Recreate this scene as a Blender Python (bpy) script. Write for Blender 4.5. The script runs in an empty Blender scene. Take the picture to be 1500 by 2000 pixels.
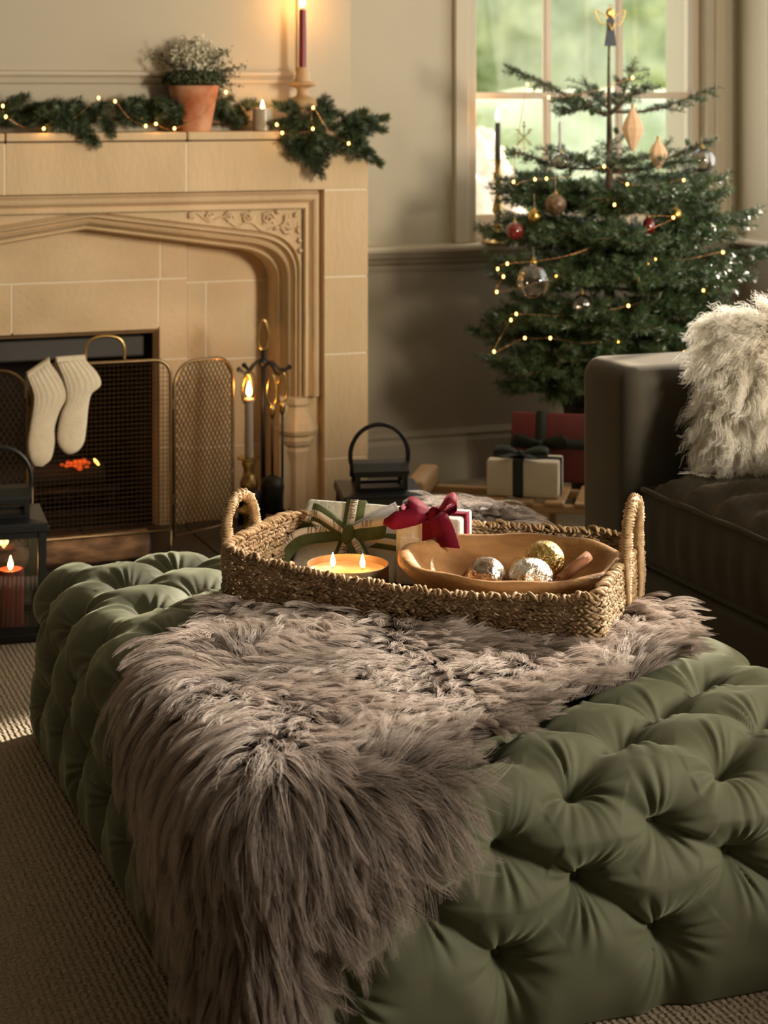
import bpy, math, random
import numpy as np
from mathutils import Vector, Matrix, kdtree, noise as mnoise
random.seed(7); np.random.seed(7)
S = bpy.context.scene
COL = S.collection
PI = math.pi
R = math.radians

# ------------------------------------------------------------------ camera, world, sun, lights, exposure
YAW = 20.3
cam_d = bpy.data.cameras.new('camera'); cam = bpy.data.objects.new('camera', cam_d); COL.objects.link(cam)
cam.location = (0, 0, 1.35); cam.rotation_euler = (R(90), 0, R(-YAW))
cam_d.sensor_width = 36; cam_d.lens = 67.25; cam_d.shift_y = -0.41
cam_d.clip_start = 0.05; cam_d.clip_end = 200
cam_d.dof.use_dof = True; cam_d.dof.focus_distance = 3.35; cam_d.dof.aperture_fstop = 6.3
S.camera = cam

W = bpy.data.worlds.new('world'); S.world = W; W.use_nodes = True
nt = W.node_tree
nt.nodes['Background'].inputs[0].default_value = (0.92, 0.97, 1.0, 1); nt.nodes['Background'].inputs[1].default_value = 1.9

def lamp(name, kind, loc, energy, color, **kw):
    d = bpy.data.lights.new(name, kind); d.energy = energy; d.color = color
    o = bpy.data.objects.new(name, d); COL.objects.link(o); o.location = loc
    for k, v in kw.items(): setattr(d, k, v)
    return o
def aim(o, direction):
    o.rotation_euler = Vector(direction).to_track_quat('-Z', 'Y').to_euler()

SUN_AZ, SUN_EL = 27.0, 24.0
sun = lamp('sun', 'SUN', (8, 6, 5), 13.0, (1.0, 0.87, 0.70), angle=R(1.6))
aim(sun, (-math.cos(R(SUN_AZ)) * math.cos(R(SUN_EL)), -math.sin(R(SUN_AZ)) * math.cos(R(SUN_EL)), -math.sin(R(SUN_EL))))
# daylight coming in through the windows of the right wall and the window behind the tree
a = lamp('window_daylight_near', 'AREA', (3.62, 0.9, 1.62), 62, (1.0, 0.86, 0.66), shape='RECTANGLE', size=0.6, size_y=0.9, spread=R(100)); aim(a, (-2.25, 4.6, -0.30))
a = lamp('window_daylight_soft', 'AREA', (3.64, 0.9, 1.60), 17, (1.0, 0.90, 0.76), shape='RECTANGLE', size=1.3, size_y=1.4); aim(a, (-1, 0.35, -0.25))
a = lamp('window_daylight_bay', 'AREA', (3.64, 4.85, 1.60), 15, (1.0, 0.93, 0.82), shape='RECTANGLE', size=1.7, size_y=1.4); aim(a, (-1, -0.1, -0.12))
a = lamp('window_daylight_tree', 'AREA', (3.08, 6.18, 1.55), 9, (1.0, 0.95, 0.85), shape='RECTANGLE', size=0.85, size_y=1.35); aim(a, (0, -1, -0.05))
for n_, loc, rot, sx, sy in (('portal_tree', (3.08, 6.42, 1.6), (0, -1, 0), 0.95, 1.6), ('portal_bay', (3.9, 4.85, 1.6), (-1, 0, 0), 1.9, 1.6), ('portal_near', (3.9, 0.9, 1.6), (-1, 0, 0), 1.5, 1.6)):
    p = lamp(n_, 'AREA', loc, 1, (1, 1, 1), shape='RECTANGLE', size=sx, size_y=sy); aim(p, rot)
    try: p.data.cycles.is_portal = True
    except Exception: p.data.energy = 0
S.view_settings.view_transform = 'Standard'
try: S.view_settings.look = 'None'
except Exception: pass
S.view_settings.gamma = 1; S.view_settings.use_curve_mapping = False
S.view_settings.exposure = 0.0

# ------------------------------------------------------------------ materials
def N(nt, t, **kw):
    n = nt.nodes.new(t)
    for k, v in kw.items(): setattr(n, k, v)
    return n
def mat(name, c, rough=0.6, metal=0.0, c2=None, scale=20, detail=4, bump=0.0, bscale=None, stretch=None, spec=0.5, sheen=0.0, sheen_tint=None, trans=0.0, emit=None, es=0.0, sss=0.0, coat=0.0, bdist=0.01):
    m = bpy.data.materials.new(name); m.use_nodes = True
    t = m.node_tree; b = t.nodes['Principled BSDF']
    b.inputs['Base Color'].default_value = (*c, 1); b.inputs['Roughness'].default_value = rough; b.inputs['Metallic'].default_value = metal
    b.inputs['Specular IOR Level'].default_value = spec
    if sheen: 
        b.inputs['Sheen Weight'].default_value = sheen; b.inputs['Sheen Roughness'].default_value = 0.4
        if sheen_tint: b.inputs['Sheen Tint'].default_value = (*sheen_tint, 1)
    if trans: b.inputs['Transmission Weight'].default_value = trans
    if coat: b.inputs['Coat Weight'].default_value = coat
    if sss: 
        b.inputs['Subsurface Weight'].default_value = sss; b.inputs['Subsurface Radius'].default_value = (0.02, 0.012, 0.006); b.inputs['Subsurface Scale'].default_value = 0.6
    if emit: b.inputs['Emission Color'].default_value = (*emit, 1); b.inputs['Emission Strength'].default_value = es
    if c2 is not None or bump:
        tc = N(t, 'ShaderNodeTexCoord'); src = tc.outputs['Object']
        if stretch:
            mp = N(t, 'ShaderNodeMapping'); mp.inputs['Scale'].default_value = stretch; t.links.new(src, mp.inputs[0]); src = mp.outputs[0]
    if c2 is not None:
        nz = N(t, 'ShaderNodeTexNoise'); nz.inputs['Scale'].default_value = scale; nz.inputs['Detail'].default_value = detail
        t.links.new(src, nz.inputs['Vector'])
        cr = N(t, 'ShaderNodeValToRGB'); cr.color_ramp.elements[0].position = 0.32; cr.color_ramp.elements[1].position = 0.68
        cr.color_ramp.elements[0].color = (*c, 1); cr.color_ramp.elements[1].color = (*c2, 1)
        t.links.new(nz.outputs['Fac'], cr.inputs[0]); t.links.new(cr.outputs[0], b.inputs['Base Color'])
    if bump:
        nb = N(t, 'ShaderNodeTexNoise'); nb.inputs['Scale'].default_value = bscale or scale; nb.inputs['Detail'].default_value = 5
        t.links.new(src, nb.inputs['Vector'])
        bp = N(t, 'ShaderNodeBump'); bp.inputs['Strength'].default_value = bump; bp.inputs['Distance'].default_value = bdist
        t.links.new(nb.outputs['Fac'], bp.inputs['Height']); t.links.new(bp.outputs[0], b.inputs['Normal'])
    return m
def pane_mat(name, tint=(1, 1, 1), gloss=0.10):
    m = bpy.data.materials.new(name); m.use_nodes = True; t = m.node_tree; t.nodes.clear()
    o = N(t, 'ShaderNodeOutputMaterial'); tr = N(t, 'ShaderNodeBsdfTransparent'); tr.inputs[0].default_value = (*tint, 1)
    gl = N(t, 'ShaderNodeBsdfGlossy'); gl.inputs['Roughness'].default_value = 0.03
    fr = N(t, 'ShaderNodeFresnel'); fr.inputs[0].default_value = 1.45
    mu = N(t, 'ShaderNodeMath', operation='MULTIPLY_ADD'); mu.inputs[1].default_value = 0.8; mu.inputs[2].default_value = gloss * 0.2
    mx = N(t, 'ShaderNodeMixShader'); t.links.new(fr.outputs[0], mu.inputs[0]); t.links.new(mu.outputs[0], mx.inputs[0])
    t.links.new(tr.outputs[0], mx.inputs[1]); t.links.new(gl.outputs[0], mx.inputs[2]); t.links.new(mx.outputs[0], o.inputs[0])
    return m
def emis(name, c, s):
    m = bpy.data.materials.new(name); m.use_nodes = True; t = m.node_tree; t.nodes.clear()
    o = N(t, 'ShaderNodeOutputMaterial'); e = N(t, 'ShaderNodeEmission'); e.inputs[0].default_value = (*c, 1); e.inputs[1].default_value = s
    t.links.new(e.outputs[0], o.inputs[0]); return m
def hair_mat(name, root, tip, var=0.35, rough=0.55, transl=0.35):
    m = bpy.data.materials.new(name); m.use_nodes = True; t = m.node_tree; b = t.nodes['Principled BSDF']
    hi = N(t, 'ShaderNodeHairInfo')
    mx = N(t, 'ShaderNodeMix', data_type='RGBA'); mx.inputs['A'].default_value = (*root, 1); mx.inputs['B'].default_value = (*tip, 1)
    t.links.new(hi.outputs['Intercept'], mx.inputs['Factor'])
    mr = N(t, 'ShaderNodeMapRange'); mr.inputs[3].default_value = 1 - var; mr.inputs[4].default_value = 1 + var
    t.links.new(hi.outputs['Random'], mr.inputs[0])
    hs = N(t, 'ShaderNodeHueSaturation'); t.links.new(mx.outputs['Result'], hs.inputs['Color']); t.links.new(mr.outputs[0], hs.inputs['Value'])
    t.links.new(hs.outputs[0], b.inputs['Base Color'])
    b.inputs['Roughness'].default_value = rough; b.inputs['Specular IOR Level'].default_value = 0.35
    tl = N(t, 'ShaderNodeBsdfTranslucent'); ms = N(t, 'ShaderNodeMixShader'); ms.inputs[0].default_value = transl; out = t.nodes['Material Output']
    t.links.new(hs.outputs[0], tl.inputs[0]); t.links.new(b.outputs[0], ms.inputs[1]); t.links.new(tl.outputs[0], ms.inputs[2]); t.links.new(ms.outputs[0], out.inputs[0])
    return m

M = {}
M['wall'] = mat('wall_paint', (0.46, 0.41, 0.31), 0.75, c2=(0.48, 0.43, 0.325), scale=3, bump=0.05, bscale=120)
M['trim'] = mat('trim_paint', (0.46, 0.40, 0.30), 0.5, c2=(0.48, 0.42, 0.315), scale=4)
M['dado'] = mat('dado_paint', (0.265, 0.225, 0.165), 0.6, c2=(0.28, 0.238, 0.174), scale=4)
M['sash'] = mat('sash_paint', (0.62, 0.52, 0.40), 0.45)
M['ceiling'] = mat('ceiling_paint', (0.62, 0.58, 0.50), 0.9, c2=(0.64, 0.60, 0.52), scale=3)
M['stone'] = mat('limestone', (0.565, 0.415, 0.25), 0.85, c2=(0.66, 0.495, 0.31), scale=5, detail=8, bump=0.25, bscale=60, stretch=(1, 1, 0.35), spec=0.2)
M['stone2'] = mat('limestone_back', (0.55, 0.40, 0.24), 0.85, c2=(0.69, 0.525, 0.335), scale=4, detail=8, bump=0.2, bscale=60, spec=0.2)
M['mortar'] = mat('pale_mortar', (0.76, 0.66, 0.50), 0.9, c2=(0.80, 0.70, 0.55), scale=30)
M['slate'] = mat('dark_hearth_slate', (0.022, 0.019, 0.017), 0.5, c2=(0.035, 0.03, 0.026), scale=12, bump=0.2)
M['iron'] = mat('black_iron', (0.018, 0.017, 0.016), 0.45, 0.6, c2=(0.026, 0.024, 0.022), scale=30)
M['soot'] = mat('soot_black', (0.010, 0.009, 0.008), 0.9)
M['black'] = mat('black_painted_metal', (0.012, 0.013, 0.014), 0.38, 0.3, c2=(0.016, 0.017, 0.018), scale=20)
M['brass'] = mat('aged_brass', (0.58, 0.40, 0.16), 0.26, 1.0, c2=(0.48, 0.31, 0.11), scale=14)
M['brass_dark'] = mat('tarnished_brass', (0.30, 0.20, 0.10), 0.38, 1.0, c2=(0.22, 0.15, 0.08), scale=18)  # on the snowflake ornament this dark tone stands in for backlit shade
M['mesh'] = mat('brass_wire', (0.16, 0.110, 0.060), 0.45, 0.8)
M['copper'] = mat('copper_wire', (0.62, 0.30, 0.13), 0.35, 1.0)
M['velvet'] = mat('sage_green_velvet', (0.122, 0.131, 0.082), 0.70, c2=(0.142, 0.151, 0.097), scale=7, sheen=0.45, sheen_tint=(0.72, 0.78, 0.55), spec=0.25, bump=0.06, bscale=900)
M['sofa'] = mat('dark_brown_velvet', (0.046, 0.041, 0.030), 0.75, c2=(0.054, 0.048, 0.035), scale=9, sheen=0.34, sheen_tint=(0.8, 0.7, 0.55), spec=0.2, bump=0.1, bscale=300)
M['hide'] = mat('sheepskin_hide', (0.13, 0.105, 0.09), 0.95)
M['fur'] = hair_mat('taupe_fur', (0.125, 0.100, 0.088), (0.71, 0.615, 0.555), 0.28, 0.42)  # shaded tone put into the root colour, lit tone into the tips
M['lamb'] = hair_mat('ivory_wool', (0.82, 0.77, 0.67), (0.96, 0.945, 0.90), 0.05, 0.6, 0.5)
M['wool'] = mat('ivory_wool_cloth', (0.74, 0.68, 0.56), 0.95, c2=(0.80, 0.74, 0.62), scale=60, bump=0.3, bscale=220)
M['sock'] = mat('cream_knit', (0.66, 0.57, 0.42), 0.95, c2=(0.72, 0.63, 0.47), scale=50, bump=0.25, bscale=260, sheen=0.2)
M['seagrass'] = mat('seagrass_twine', (0.22, 0.140, 0.066), 0.75, c2=(0.50, 0.36, 0.215), scale=55, detail=3, bump=0.5, bscale=260, bdist=0.002)
M['twine'] = mat('pale_twine', (0.34, 0.215, 0.105), 0.7, c2=(0.55, 0.385, 0.22), scale=70, detail=3, bump=0.5, bscale=300, bdist=0.002)
M['paper'] = mat('white_handmade_paper', (0.62, 0.60, 0.52), 0.85, c2=(0.70, 0.68, 0.60), scale=24, detail=6, bump=0.25, bscale=90)
M['card'] = mat('white_card', (0.62, 0.62, 0.66), 0.8)
M['ink'] = mat('grey_ink', (0.22, 0.22, 0.26), 0.8)
M['kraft'] = mat('cream_paper', (0.60, 0.52, 0.40), 0.8, c2=(0.64, 0.56, 0.43), scale=20, bump=0.1)
M['redpaper'] = mat('dark_red_paper', (0.10, 0.012, 0.010), 0.6, c2=(0.12, 0.014, 0.012), scale=12)
M['greenvelvet'] = mat('green_velvet_ribbon', (0.055, 0.072, 0.022), 0.8, c2=(0.085, 0.105, 0.034), scale=60, sheen=0.3, sheen_tint=(0.7, 0.8, 0.4))
M['darkribbon'] = mat('dark_green_ribbon', (0.012, 0.020, 0.012), 0.7)
M['redvelvet'] = mat('crimson_velvet_ribbon', (0.125, 0.001, 0.013), 0.75, c2=(0.165, 0.002, 0.019), scale=40, spec=0.2, sheen=0.06, sheen_tint=(1.0, 0.25, 0.45))
M['band'] = mat('white_printed_tape', (0.74, 0.67, 0.57), 0.8)
M['print'] = mat('black_print', (0.02, 0.02, 0.018), 0.8)
M['wood'] = mat('pale_carved_wood', (0.27, 0.130, 0.040), 0.65, c2=(0.46, 0.245, 0.090), scale=8, detail=8, stretch=(1, 3.5, 3.5), bump=0.35, bscale=26)
M['sledwood'] = mat('honey_ash_wood', (0.34, 0.20, 0.09), 0.5, c2=(0.42, 0.26, 0.12), scale=9, stretch=(1, 6, 6), bump=0.1)
M['holderwood'] = mat('turned_light_wood', (0.42, 0.26, 0.12), 0.5, c2=(0.48, 0.31, 0.15), scale=14)
M['bark'] = mat('tree_bark', (0.085, 0.06, 0.042), 0.9, c2=(0.14, 0.10, 0.07), scale=60, bump=0.6, bscale=90)
M['log'] = mat('peeling_log_bark', (0.055, 0.030, 0.017), 0.85, c2=(0.36, 0.19, 0.09), scale=30, detail=8, bump=0.8, bscale=30, stretch=(0.4, 1, 1))
M['twig'] = mat('brown_twig', (0.16, 0.10, 0.06), 0.85)
M['needle'] = mat('fir_needles', (0.035, 0.075, 0.026), 0.36, c2=(0.080, 0.135, 0.050), scale=30, spec=0.6)
M['needle_pale'] = mat('fir_needles_new_growth', (0.10, 0.19, 0.05), 0.45, c2=(0.14, 0.24, 0.07), scale=30)
M['spruce'] = mat('spruce_needles', (0.040, 0.066, 0.034), 0.5, c2=(0.085, 0.118, 0.055), scale=18)
M['spruce_tip'] = mat('spruce_needles_yellowed', (0.10, 0.12, 0.035), 0.55, c2=(0.14, 0.16, 0.05), scale=30)
M['terracotta'] = mat('weathered_terracotta', (0.36, 0.085, 0.022), 0.8, c2=(0.60, 0.33, 0.19), scale=13, detail=6, bump=0.2)
M['herb'] = mat('small_green_leaves', (0.035, 0.050, 0.018), 0.7, c2=(0.075, 0.085, 0.035), scale=60)
M['dryflower'] = mat('dried_pale_flowers', (0.66, 0.62, 0.46), 0.9, c2=(0.78, 0.74, 0.58), scale=40)
M['wax_red'] = mat('dark_red_wax', (0.20, 0.012, 0.014), 0.42, sss=0.15)
M['wax_green'] = mat('dark_olive_wax', (0.050, 0.045, 0.022), 0.45)
M['wax_grey'] = mat('taupe_wax', (0.36, 0.29, 0.22), 0.5, sss=0.1)
M['wax_pillar'] = mat('red_pillar_wax', (0.22, 0.035, 0.025), 0.5, sss=0.2)
M['wax_melt'] = mat('melted_cream_wax', (0.70, 0.46, 0.27), 0.07, coat=0.6, emit=(1.0, 0.42, 0.10), es=0.03)  # weak emission stands in for flame light glowing in the wax
M['wick'] = mat('charred_wick', (0.02, 0.015, 0.012), 0.9)
M['flame'] = emis('candle_flame', (1.0, 0.62, 0.22), 26)
M['bulb'] = emis('fairy_light_bulb', (1.0, 0.46, 0.09), 17)
M['ember'] = emis('glowing_ember', (1.0, 0.11, 0.015), 0.9)
M['fireflame'] = emis('small_fire_flame', (1.0, 0.40, 0.06), 9)
M['tin'] = mat('bronze_candle_tin', (0.40, 0.29, 0.18), 0.35, 0.85)
M['ceramic'] = mat('grey_glazed_cup', (0.34, 0.30, 0.22), 0.3, c2=(0.38, 0.34, 0.25), scale=8)
M['pane'] = pane_mat('window_glass')
M['lampglass'] = pane_mat('lantern_glass', (0.93, 0.93, 0.93), 0.2)
M['bauble_glass'] = pane_mat('clear_bauble_glass', (0.90, 0.86, 0.78), 0.9)
M['bauble_silver'] = mat('crinkled_silver', (0.80, 0.77, 0.70), 0.2, 1.0, bump=1.0, bscale=60, bdist=0.02)
M['bauble_bronze'] = mat('crackled_bronze_silver', (0.36, 0.24, 0.17), 0.22, 1.0, c2=(0.70, 0.62, 0.55), scale=40, bump=0.8, bscale=60, bdist=0.008)
M['bauble_gold'] = mat('crinkled_gold', (0.52, 0.37, 0.13), 0.26, 1.0, c2=(0.60, 0.45, 0.18), scale=20, bump=1.0, bscale=48, bdist=0.02)
M['bauble_brown'] = mat('patterned_brown', (0.07, 0.04, 0.025), 0.4, 0.3, c2=(0.24, 0.16, 0.09), scale=70)
M['bauble_red'] = mat('dark_red_glass', (0.16, 0.012, 0.010), 0.12, coat=1.0)
M['paperornament'] = mat('cream_speckled_paper', (0.66, 0.42, 0.24), 0.85, c2=(0.72, 0.48, 0.29), scale=120, emit=None)
M['gold'] = mat('gold_metal', (0.66, 0.43, 0.13), 0.3, 1.0)
M['angelblue'] = mat('navy_enamel', (0.015, 0.018, 0.035), 0.5)
M['cinnamon'] = mat('cinnamon_bark', (0.20, 0.075, 0.030), 0.75, c2=(0.28, 0.115, 0.05), scale=40, bump=0.3)
M['thread'] = mat('pale_thread', (0.65, 0.55, 0.40), 0.8)
M['grass'] = mat('lawn', (0.34, 0.42, 0.18), 0.9, c2=(0.46, 0.53, 0.28), scale=2, detail=8)
M['leafg'] = mat('garden_leaves', (0.20, 0.25, 0.11), 0.8, c2=(0.50, 0.53, 0.33), scale=2.2, detail=10)
M['leafd'] = mat('garden_leaves_pale', (0.36, 0.42, 0.22), 0.8, c2=(0.64, 0.67, 0.45), scale=2.2, detail=10)
M['blossom'] = mat('garden_rust_leaves', (0.70, 0.50, 0.34), 0.8, c2=(0.90, 0.80, 0.66), scale=9, detail=10)
M['gravel'] = mat('pale_gravel', (0.78, 0.74, 0.66), 0.9, c2=(0.86, 0.82, 0.75), scale=20)

# carpet: ribbed loop pile
def carpet():
    m = bpy.data.materials.new('ribbed_loop_carpet'); m.use_nodes = True; t = m.node_tree; b = t.nodes['Principled BSDF']
    b.inputs['Roughness'].default_value = 0.95; b.inputs['Specular IOR Level'].default_value = 0.1
    tc = N(t, 'ShaderNodeTexCoord')
    wv = N(t, 'ShaderNodeTexWave', wave_type='BANDS', bands_direction='X'); wv.inputs['Scale'].default_value = 26; wv.inputs['Distortion'].default_value = 2.4; wv.inputs['Detail'].default_value = 2; wv.inputs['Detail Scale'].default_value = 3
    wy = N(t, 'ShaderNodeTexVoronoi'); wy.inputs['Scale'].default_value = 130
    nz = N(t, 'ShaderNodeTexNoise'); nz.inputs['Scale'].default_value = 160; nz.inputs['Detail'].default_value = 4
    for x in (wv, wy, nz): t.links.new(tc.outputs['Object'], x.inputs['Vector'])
    ad = N(t, 'ShaderNodeMath', operation='MULTIPLY_ADD'); ad.inputs[1].default_value = 0.9
    t.links.new(wv.outputs['Fac'], ad.inputs[0]); t.links.new(nz.outputs['Fac'], ad.inputs[2])
    sb = N(t, 'ShaderNodeMath', operation='SUBTRACT'); t.links.new(ad.outputs[0], sb.inputs[0]); t.links.new(wy.outputs['Distance'], sb.inputs[1])
    bp = N(t, 'ShaderNodeBump'); bp.inputs['Strength'].default_value = 1.0; bp.inputs['Distance'].default_value = 0.0036
    t.links.new(sb.outputs[0], bp.inputs['Height']); t.links.new(bp.outputs[0], b.inputs['Normal'])
    cr = N(t, 'ShaderNodeValToRGB'); cr.color_ramp.elements[0].position = 0.30; cr.color_ramp.elements[1].position = 0.72
    cr.color_ramp.elements[0].color = (0.27, 0.215, 0.15, 1); cr.color_ramp.elements[1].color = (0.47, 0.395, 0.295, 1)
    t.links.new(nz.outputs['Fac'], cr.inputs[0]); t.links.new(cr.outputs[0], b.inputs['Base Color'])
    return m
M['carpet'] = carpet()

# ------------------------------------------------------------------ mesh builder
class MB:
    def __init__(s, off=(0, 0, 0)):
        s.v = []; s.f = []; s.off = Vector(off); s.n = 0
    def add(s, verts, faces):
        b = s.n
        s.v.append(np.asarray(verts, float).reshape(-1, 3)); s.n += len(s.v[-1])
        s.f.extend([tuple(i + b for i in f) for f in faces]); return s
    def box(s, lo, hi, mtx=None):
        (a, b, c), (d, e, f) = lo, hi
        p = [(a, b, c), (d, b, c), (d, e, c), (a, e, c), (a, b, f), (d, b, f), (d, e, f), (a, e, f)]
        if mtx is not None: p = [tuple(mtx @ Vector(q)) for q in p]
        return s.add(p, [(0, 3, 2, 1), (4, 5, 6, 7), (0, 1, 5, 4), (1, 2, 6, 5), (2, 3, 7, 6), (3, 0, 4, 7)])
    def bbox(s, lo, hi, bev=0.01, seg=3, mtx=None, jitter=0):
        import bmesh
        bm = bmesh.new(); bmesh.ops.create_cube(bm, size=1)
        c = [(lo[i] + hi[i]) / 2 for i in range(3)]; d = [hi[i] - lo[i] for i in range(3)]
        for v in bm.verts: v.co = Vector([c[i] + v.co[i] * d[i] for i in range(3)])
        bmesh.ops.bevel(bm, geom=bm.edges[:], offset=bev, segments=seg, profile=0.5, affect='EDGES')
        bm.verts.index_update()
        p = [(mtx @ v.co if mtx is not None else v.co)[:] for v in bm.verts]
        s.add(p, [tuple(v.index for v in f.verts) for f in bm.faces]); bm.free(); return s
    def tube(s, pts, r, n=8, closed=False, cap=True):
        pts = [Vector(p) for p in pts]; m = len(pts)
        rr = r if hasattr(r, '__len__') else [r] * m
        V = []; t0 = None; u = None
        for i in range(m):
            if closed: t = pts[(i + 1) % m] - pts[i - 1]
            else: t = pts[min(i + 1, m - 1)] - pts[max(i - 1, 0)]
            if t.length < 1e-9: t = Vector((0, 0, 1))
            t.normalize()
            if u is None:
                u = t.orthogonal().normalized()
            else:
                u = (u - t * u.dot(t))
                if u.length < 1e-6: u = t.orthogonal()
                u.normalize()
            w = t.cross(u)
            for k in range(n):
                q = 2 * PI * k / n
                V.append(pts[i] + (u * math.cos(q) + w * math.sin(q)) * rr[i])
        F = []
        for i in range(m if closed else m - 1):
            for k in range(n):
                a, b = i * n + k, i * n + (k + 1) % n; j = ((i + 1) % m) * n
                F.append((a, b, j + (k + 1) % n, j + k))
        if cap and not closed:
            F.append(tuple(range(n - 1, -1, -1))); F.append(tuple((m - 1) * n + k for k in range(n)))
        return s.add([v[:] for v in V], F)
    def lathe(s, prof, c=(0, 0, 0), n=24, mtx=None, lobes=0, lobe_amp=0.0, cap=True):
        V = []; F = []; m = len(prof)
        for r, z in prof:
            for k in range(n):
                q = 2 * PI * k / n; rr = r * (1 + lobe_amp * abs(math.cos(q * lobes / 2))) if lobes else r
                p = Vector((rr * math.cos(q), rr * math.sin(q), z))
                if mtx is not None: p = mtx @ p
                V.append((p[0] + c[0], p[1] + c[1], p[2] + c[2]))
        for i in range(m - 1):
            for k in range(n):
                F.append((i * n + k, i * n + (k + 1) % n, (i + 1) * n + (k + 1) % n, (i + 1) * n + k))
        if cap:
            F.append(tuple(range(n - 1, -1, -1))); F.append(tuple((m - 1) * n + k for k in range(n)))
        return s.add(V, F)
    def ball(s, c, r, n=16, m=10, sc=(1, 1, 1), mtx=None):
        prof = [(max(r * math.sin(PI * i / m), 1e-5), -r * math.cos(PI * i / m)) for i in range(m + 1)]
        V = []
        mt = (mtx or Matrix.Identity(3)).to_3x3() @ Matrix.Diagonal(sc)
        return s.lathe(prof, c, n, mt)
    def loft(s, rings, closed=True, cap=True):
        n = len(rings[0]); V = [p for r in rings for p in r]; F = []
        for i in range(len(rings) - 1):
            for k in range(n if closed else n - 1):
                a, b = i * n + k, i * n + (k + 1) % n
                F.append((a, b, b + n, a + n))
        if cap and closed:
            F.append(tuple(range(n - 1, -1, -1))); F.append(tuple((len(rings) - 1) * n + k for k in range(n)))
        return s.add([tuple(p) for p in V], F)
    def prism(s, poly, y0, y1, axis='y'):
        """poly in (x,z) swept along y"""
        n = len(poly)
        V = [(x, y0, z) for x, z in poly] + [(x, y1, z) for x, z in poly]
        if axis == 'z': V = [(x, y, z0) for (x, z0, y) in V]
        F = [tuple(range(n)), tuple(range(2 * n - 1, n - 1, -1))] + [(i, i + n, (i + 1) % n + n, (i + 1) % n) for i in range(n)]
        return s.add(V, F)
    def verts(s):
        return np.concatenate(s.v) if s.v else np.zeros((0, 3))
    def build(s, name, m, parent=None, smooth=False, auto=None):
        v = s.verts() - np.array(s.off[:])
        me = bpy.data.meshes.new(name); me.from_pydata(v.tolist(), [], s.f); me.materials.append(m if not isinstance(m, str) else M[m])
        if smooth:
            me.shade_smooth()
            if auto: me.set_sharp_from_angle(angle=R(auto))
        me.validate()
        o = bpy.data.objects.new(name, me); COL.objects.link(o)
        if parent: o.parent = parent
        return o
def np_mesh(name, V, F, m, parent=None, smooth=False):
    """fast mesh from arrays; F is (n,3) or (n,4)"""
    V = np.asarray(V, np.float32); F = np.asarray(F, np.int32); k = F.shape[1]
    me = bpy.data.meshes.new(name)
    me.vertices.add(len(V)); me.vertices.foreach_set('co', V.ravel())
    me.loops.add(F.size); me.loops.foreach_set('vertex_index', F.ravel())
    me.polygons.add(len(F)); me.polygons.foreach_set('loop_start', np.arange(0, F.size, k, dtype=np.int32))
    me.polygons.foreach_set('loop_total', np.full(len(F), k, np.int32))
    if smooth: me.polygons.foreach_set('use_smooth', np.ones(len(F), bool))
    me.update(calc_edges=True); me.materials.append(m if not isinstance(m, str) else M[m])
    o = bpy.data.objects.new(name, me); COL.objects.link(o)
    if parent: o.parent = parent
    return o
def tag(o, label=None, cat=None, group=None, kind=None):
    if label: o['label'] = label
    if cat: o['category'] = cat
    if group: o['group'] = group
    if kind: o['kind'] = kind
    return o
def thing(name, label, cat, loc=(0, 0, 0), rz=0.0, group=None):
    o = bpy.data.objects.new(name, None); COL.objects.link(o); o.empty_display_size = 0.05
    o.location = loc; o.rotation_euler = (0, 0, rz)
    return tag(o, label, cat, group)
def struct(o): o['kind'] = 'structure'; return o
def dup(root, loc=None, label=None):
    r = root.copy(); COL.objects.link(r)
    if loc is not None: r.location = loc
    if label: r['label'] = label
    for ch in root.children:
        c = ch.copy(); COL.objects.link(c); c.parent = r
        for g in ch.children:
            d = g.copy(); COL.objects.link(d); d.parent = c
    return r
def spline(pts, n=8, closed=False):
    """Catmull-Rom"""
    P = [Vector(p) for p in pts]; out = []; m = len(P)
    rng = range(m if closed else m - 1)
    for i in rng:
        p0 = P[(i - 1) % m] if (closed or i > 0) else P[0] * 2 - P[1]
        p1 = P[i]; p2 = P[(i + 1) % m]
        p3 = P[(i + 2) % m] if (closed or i + 2 < m) else P[-1] * 2 - P[-2]
        for k in range(n):
            t = k / n
            out.append(0.5 * ((2 * p1) + (p2 - p0) * t + (2 * p0 - 5 * p1 + 4 * p2 - p3) * t * t + (3 * p1 - p0 - 3 * p2 + p3) * t ** 3))
    if not closed: out.append(P[-1])
    return out
def unit(a): return a / np.maximum(np.linalg.norm(a, axis=-1, keepdims=True), 1e-9)
def flame_mesh(h=0.03, r=0.006):
    return [(r * a, h * b) for a, b in ((0.15, -0.05), (0.6, 0.05), (0.95, 0.18), (1.0, 0.30), (0.85, 0.48), (0.55, 0.68), (0.25, 0.86), (0.04, 1.0))]
def add_flame(parent, loc, h=0.03, r=0.006, energy=0.6, world=None, soft=0.012):
    o = MB().lathe(flame_mesh(h, r), loc, 12).build('flame', 'flame', parent, True)
    w = MB().tube([(loc[0], loc[1], loc[2] - h * 0.18), (loc[0] + 0.0006, loc[1], loc[2] + h * 0.12)], 0.0009, 5).build('wick', 'wick', parent)
    if energy:
        p = world or parent.location
        q = Matrix.Rotation(parent.rotation_euler[2], 3, 'Z') @ Vector(loc)
        lamp('candle_light', 'POINT', (p[0] + q[0], p[1] + q[1], p[2] + q[2] + h * 0.5), energy, (1.0, 0.44, 0.11), shadow_soft_size=soft)
    return o

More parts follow.
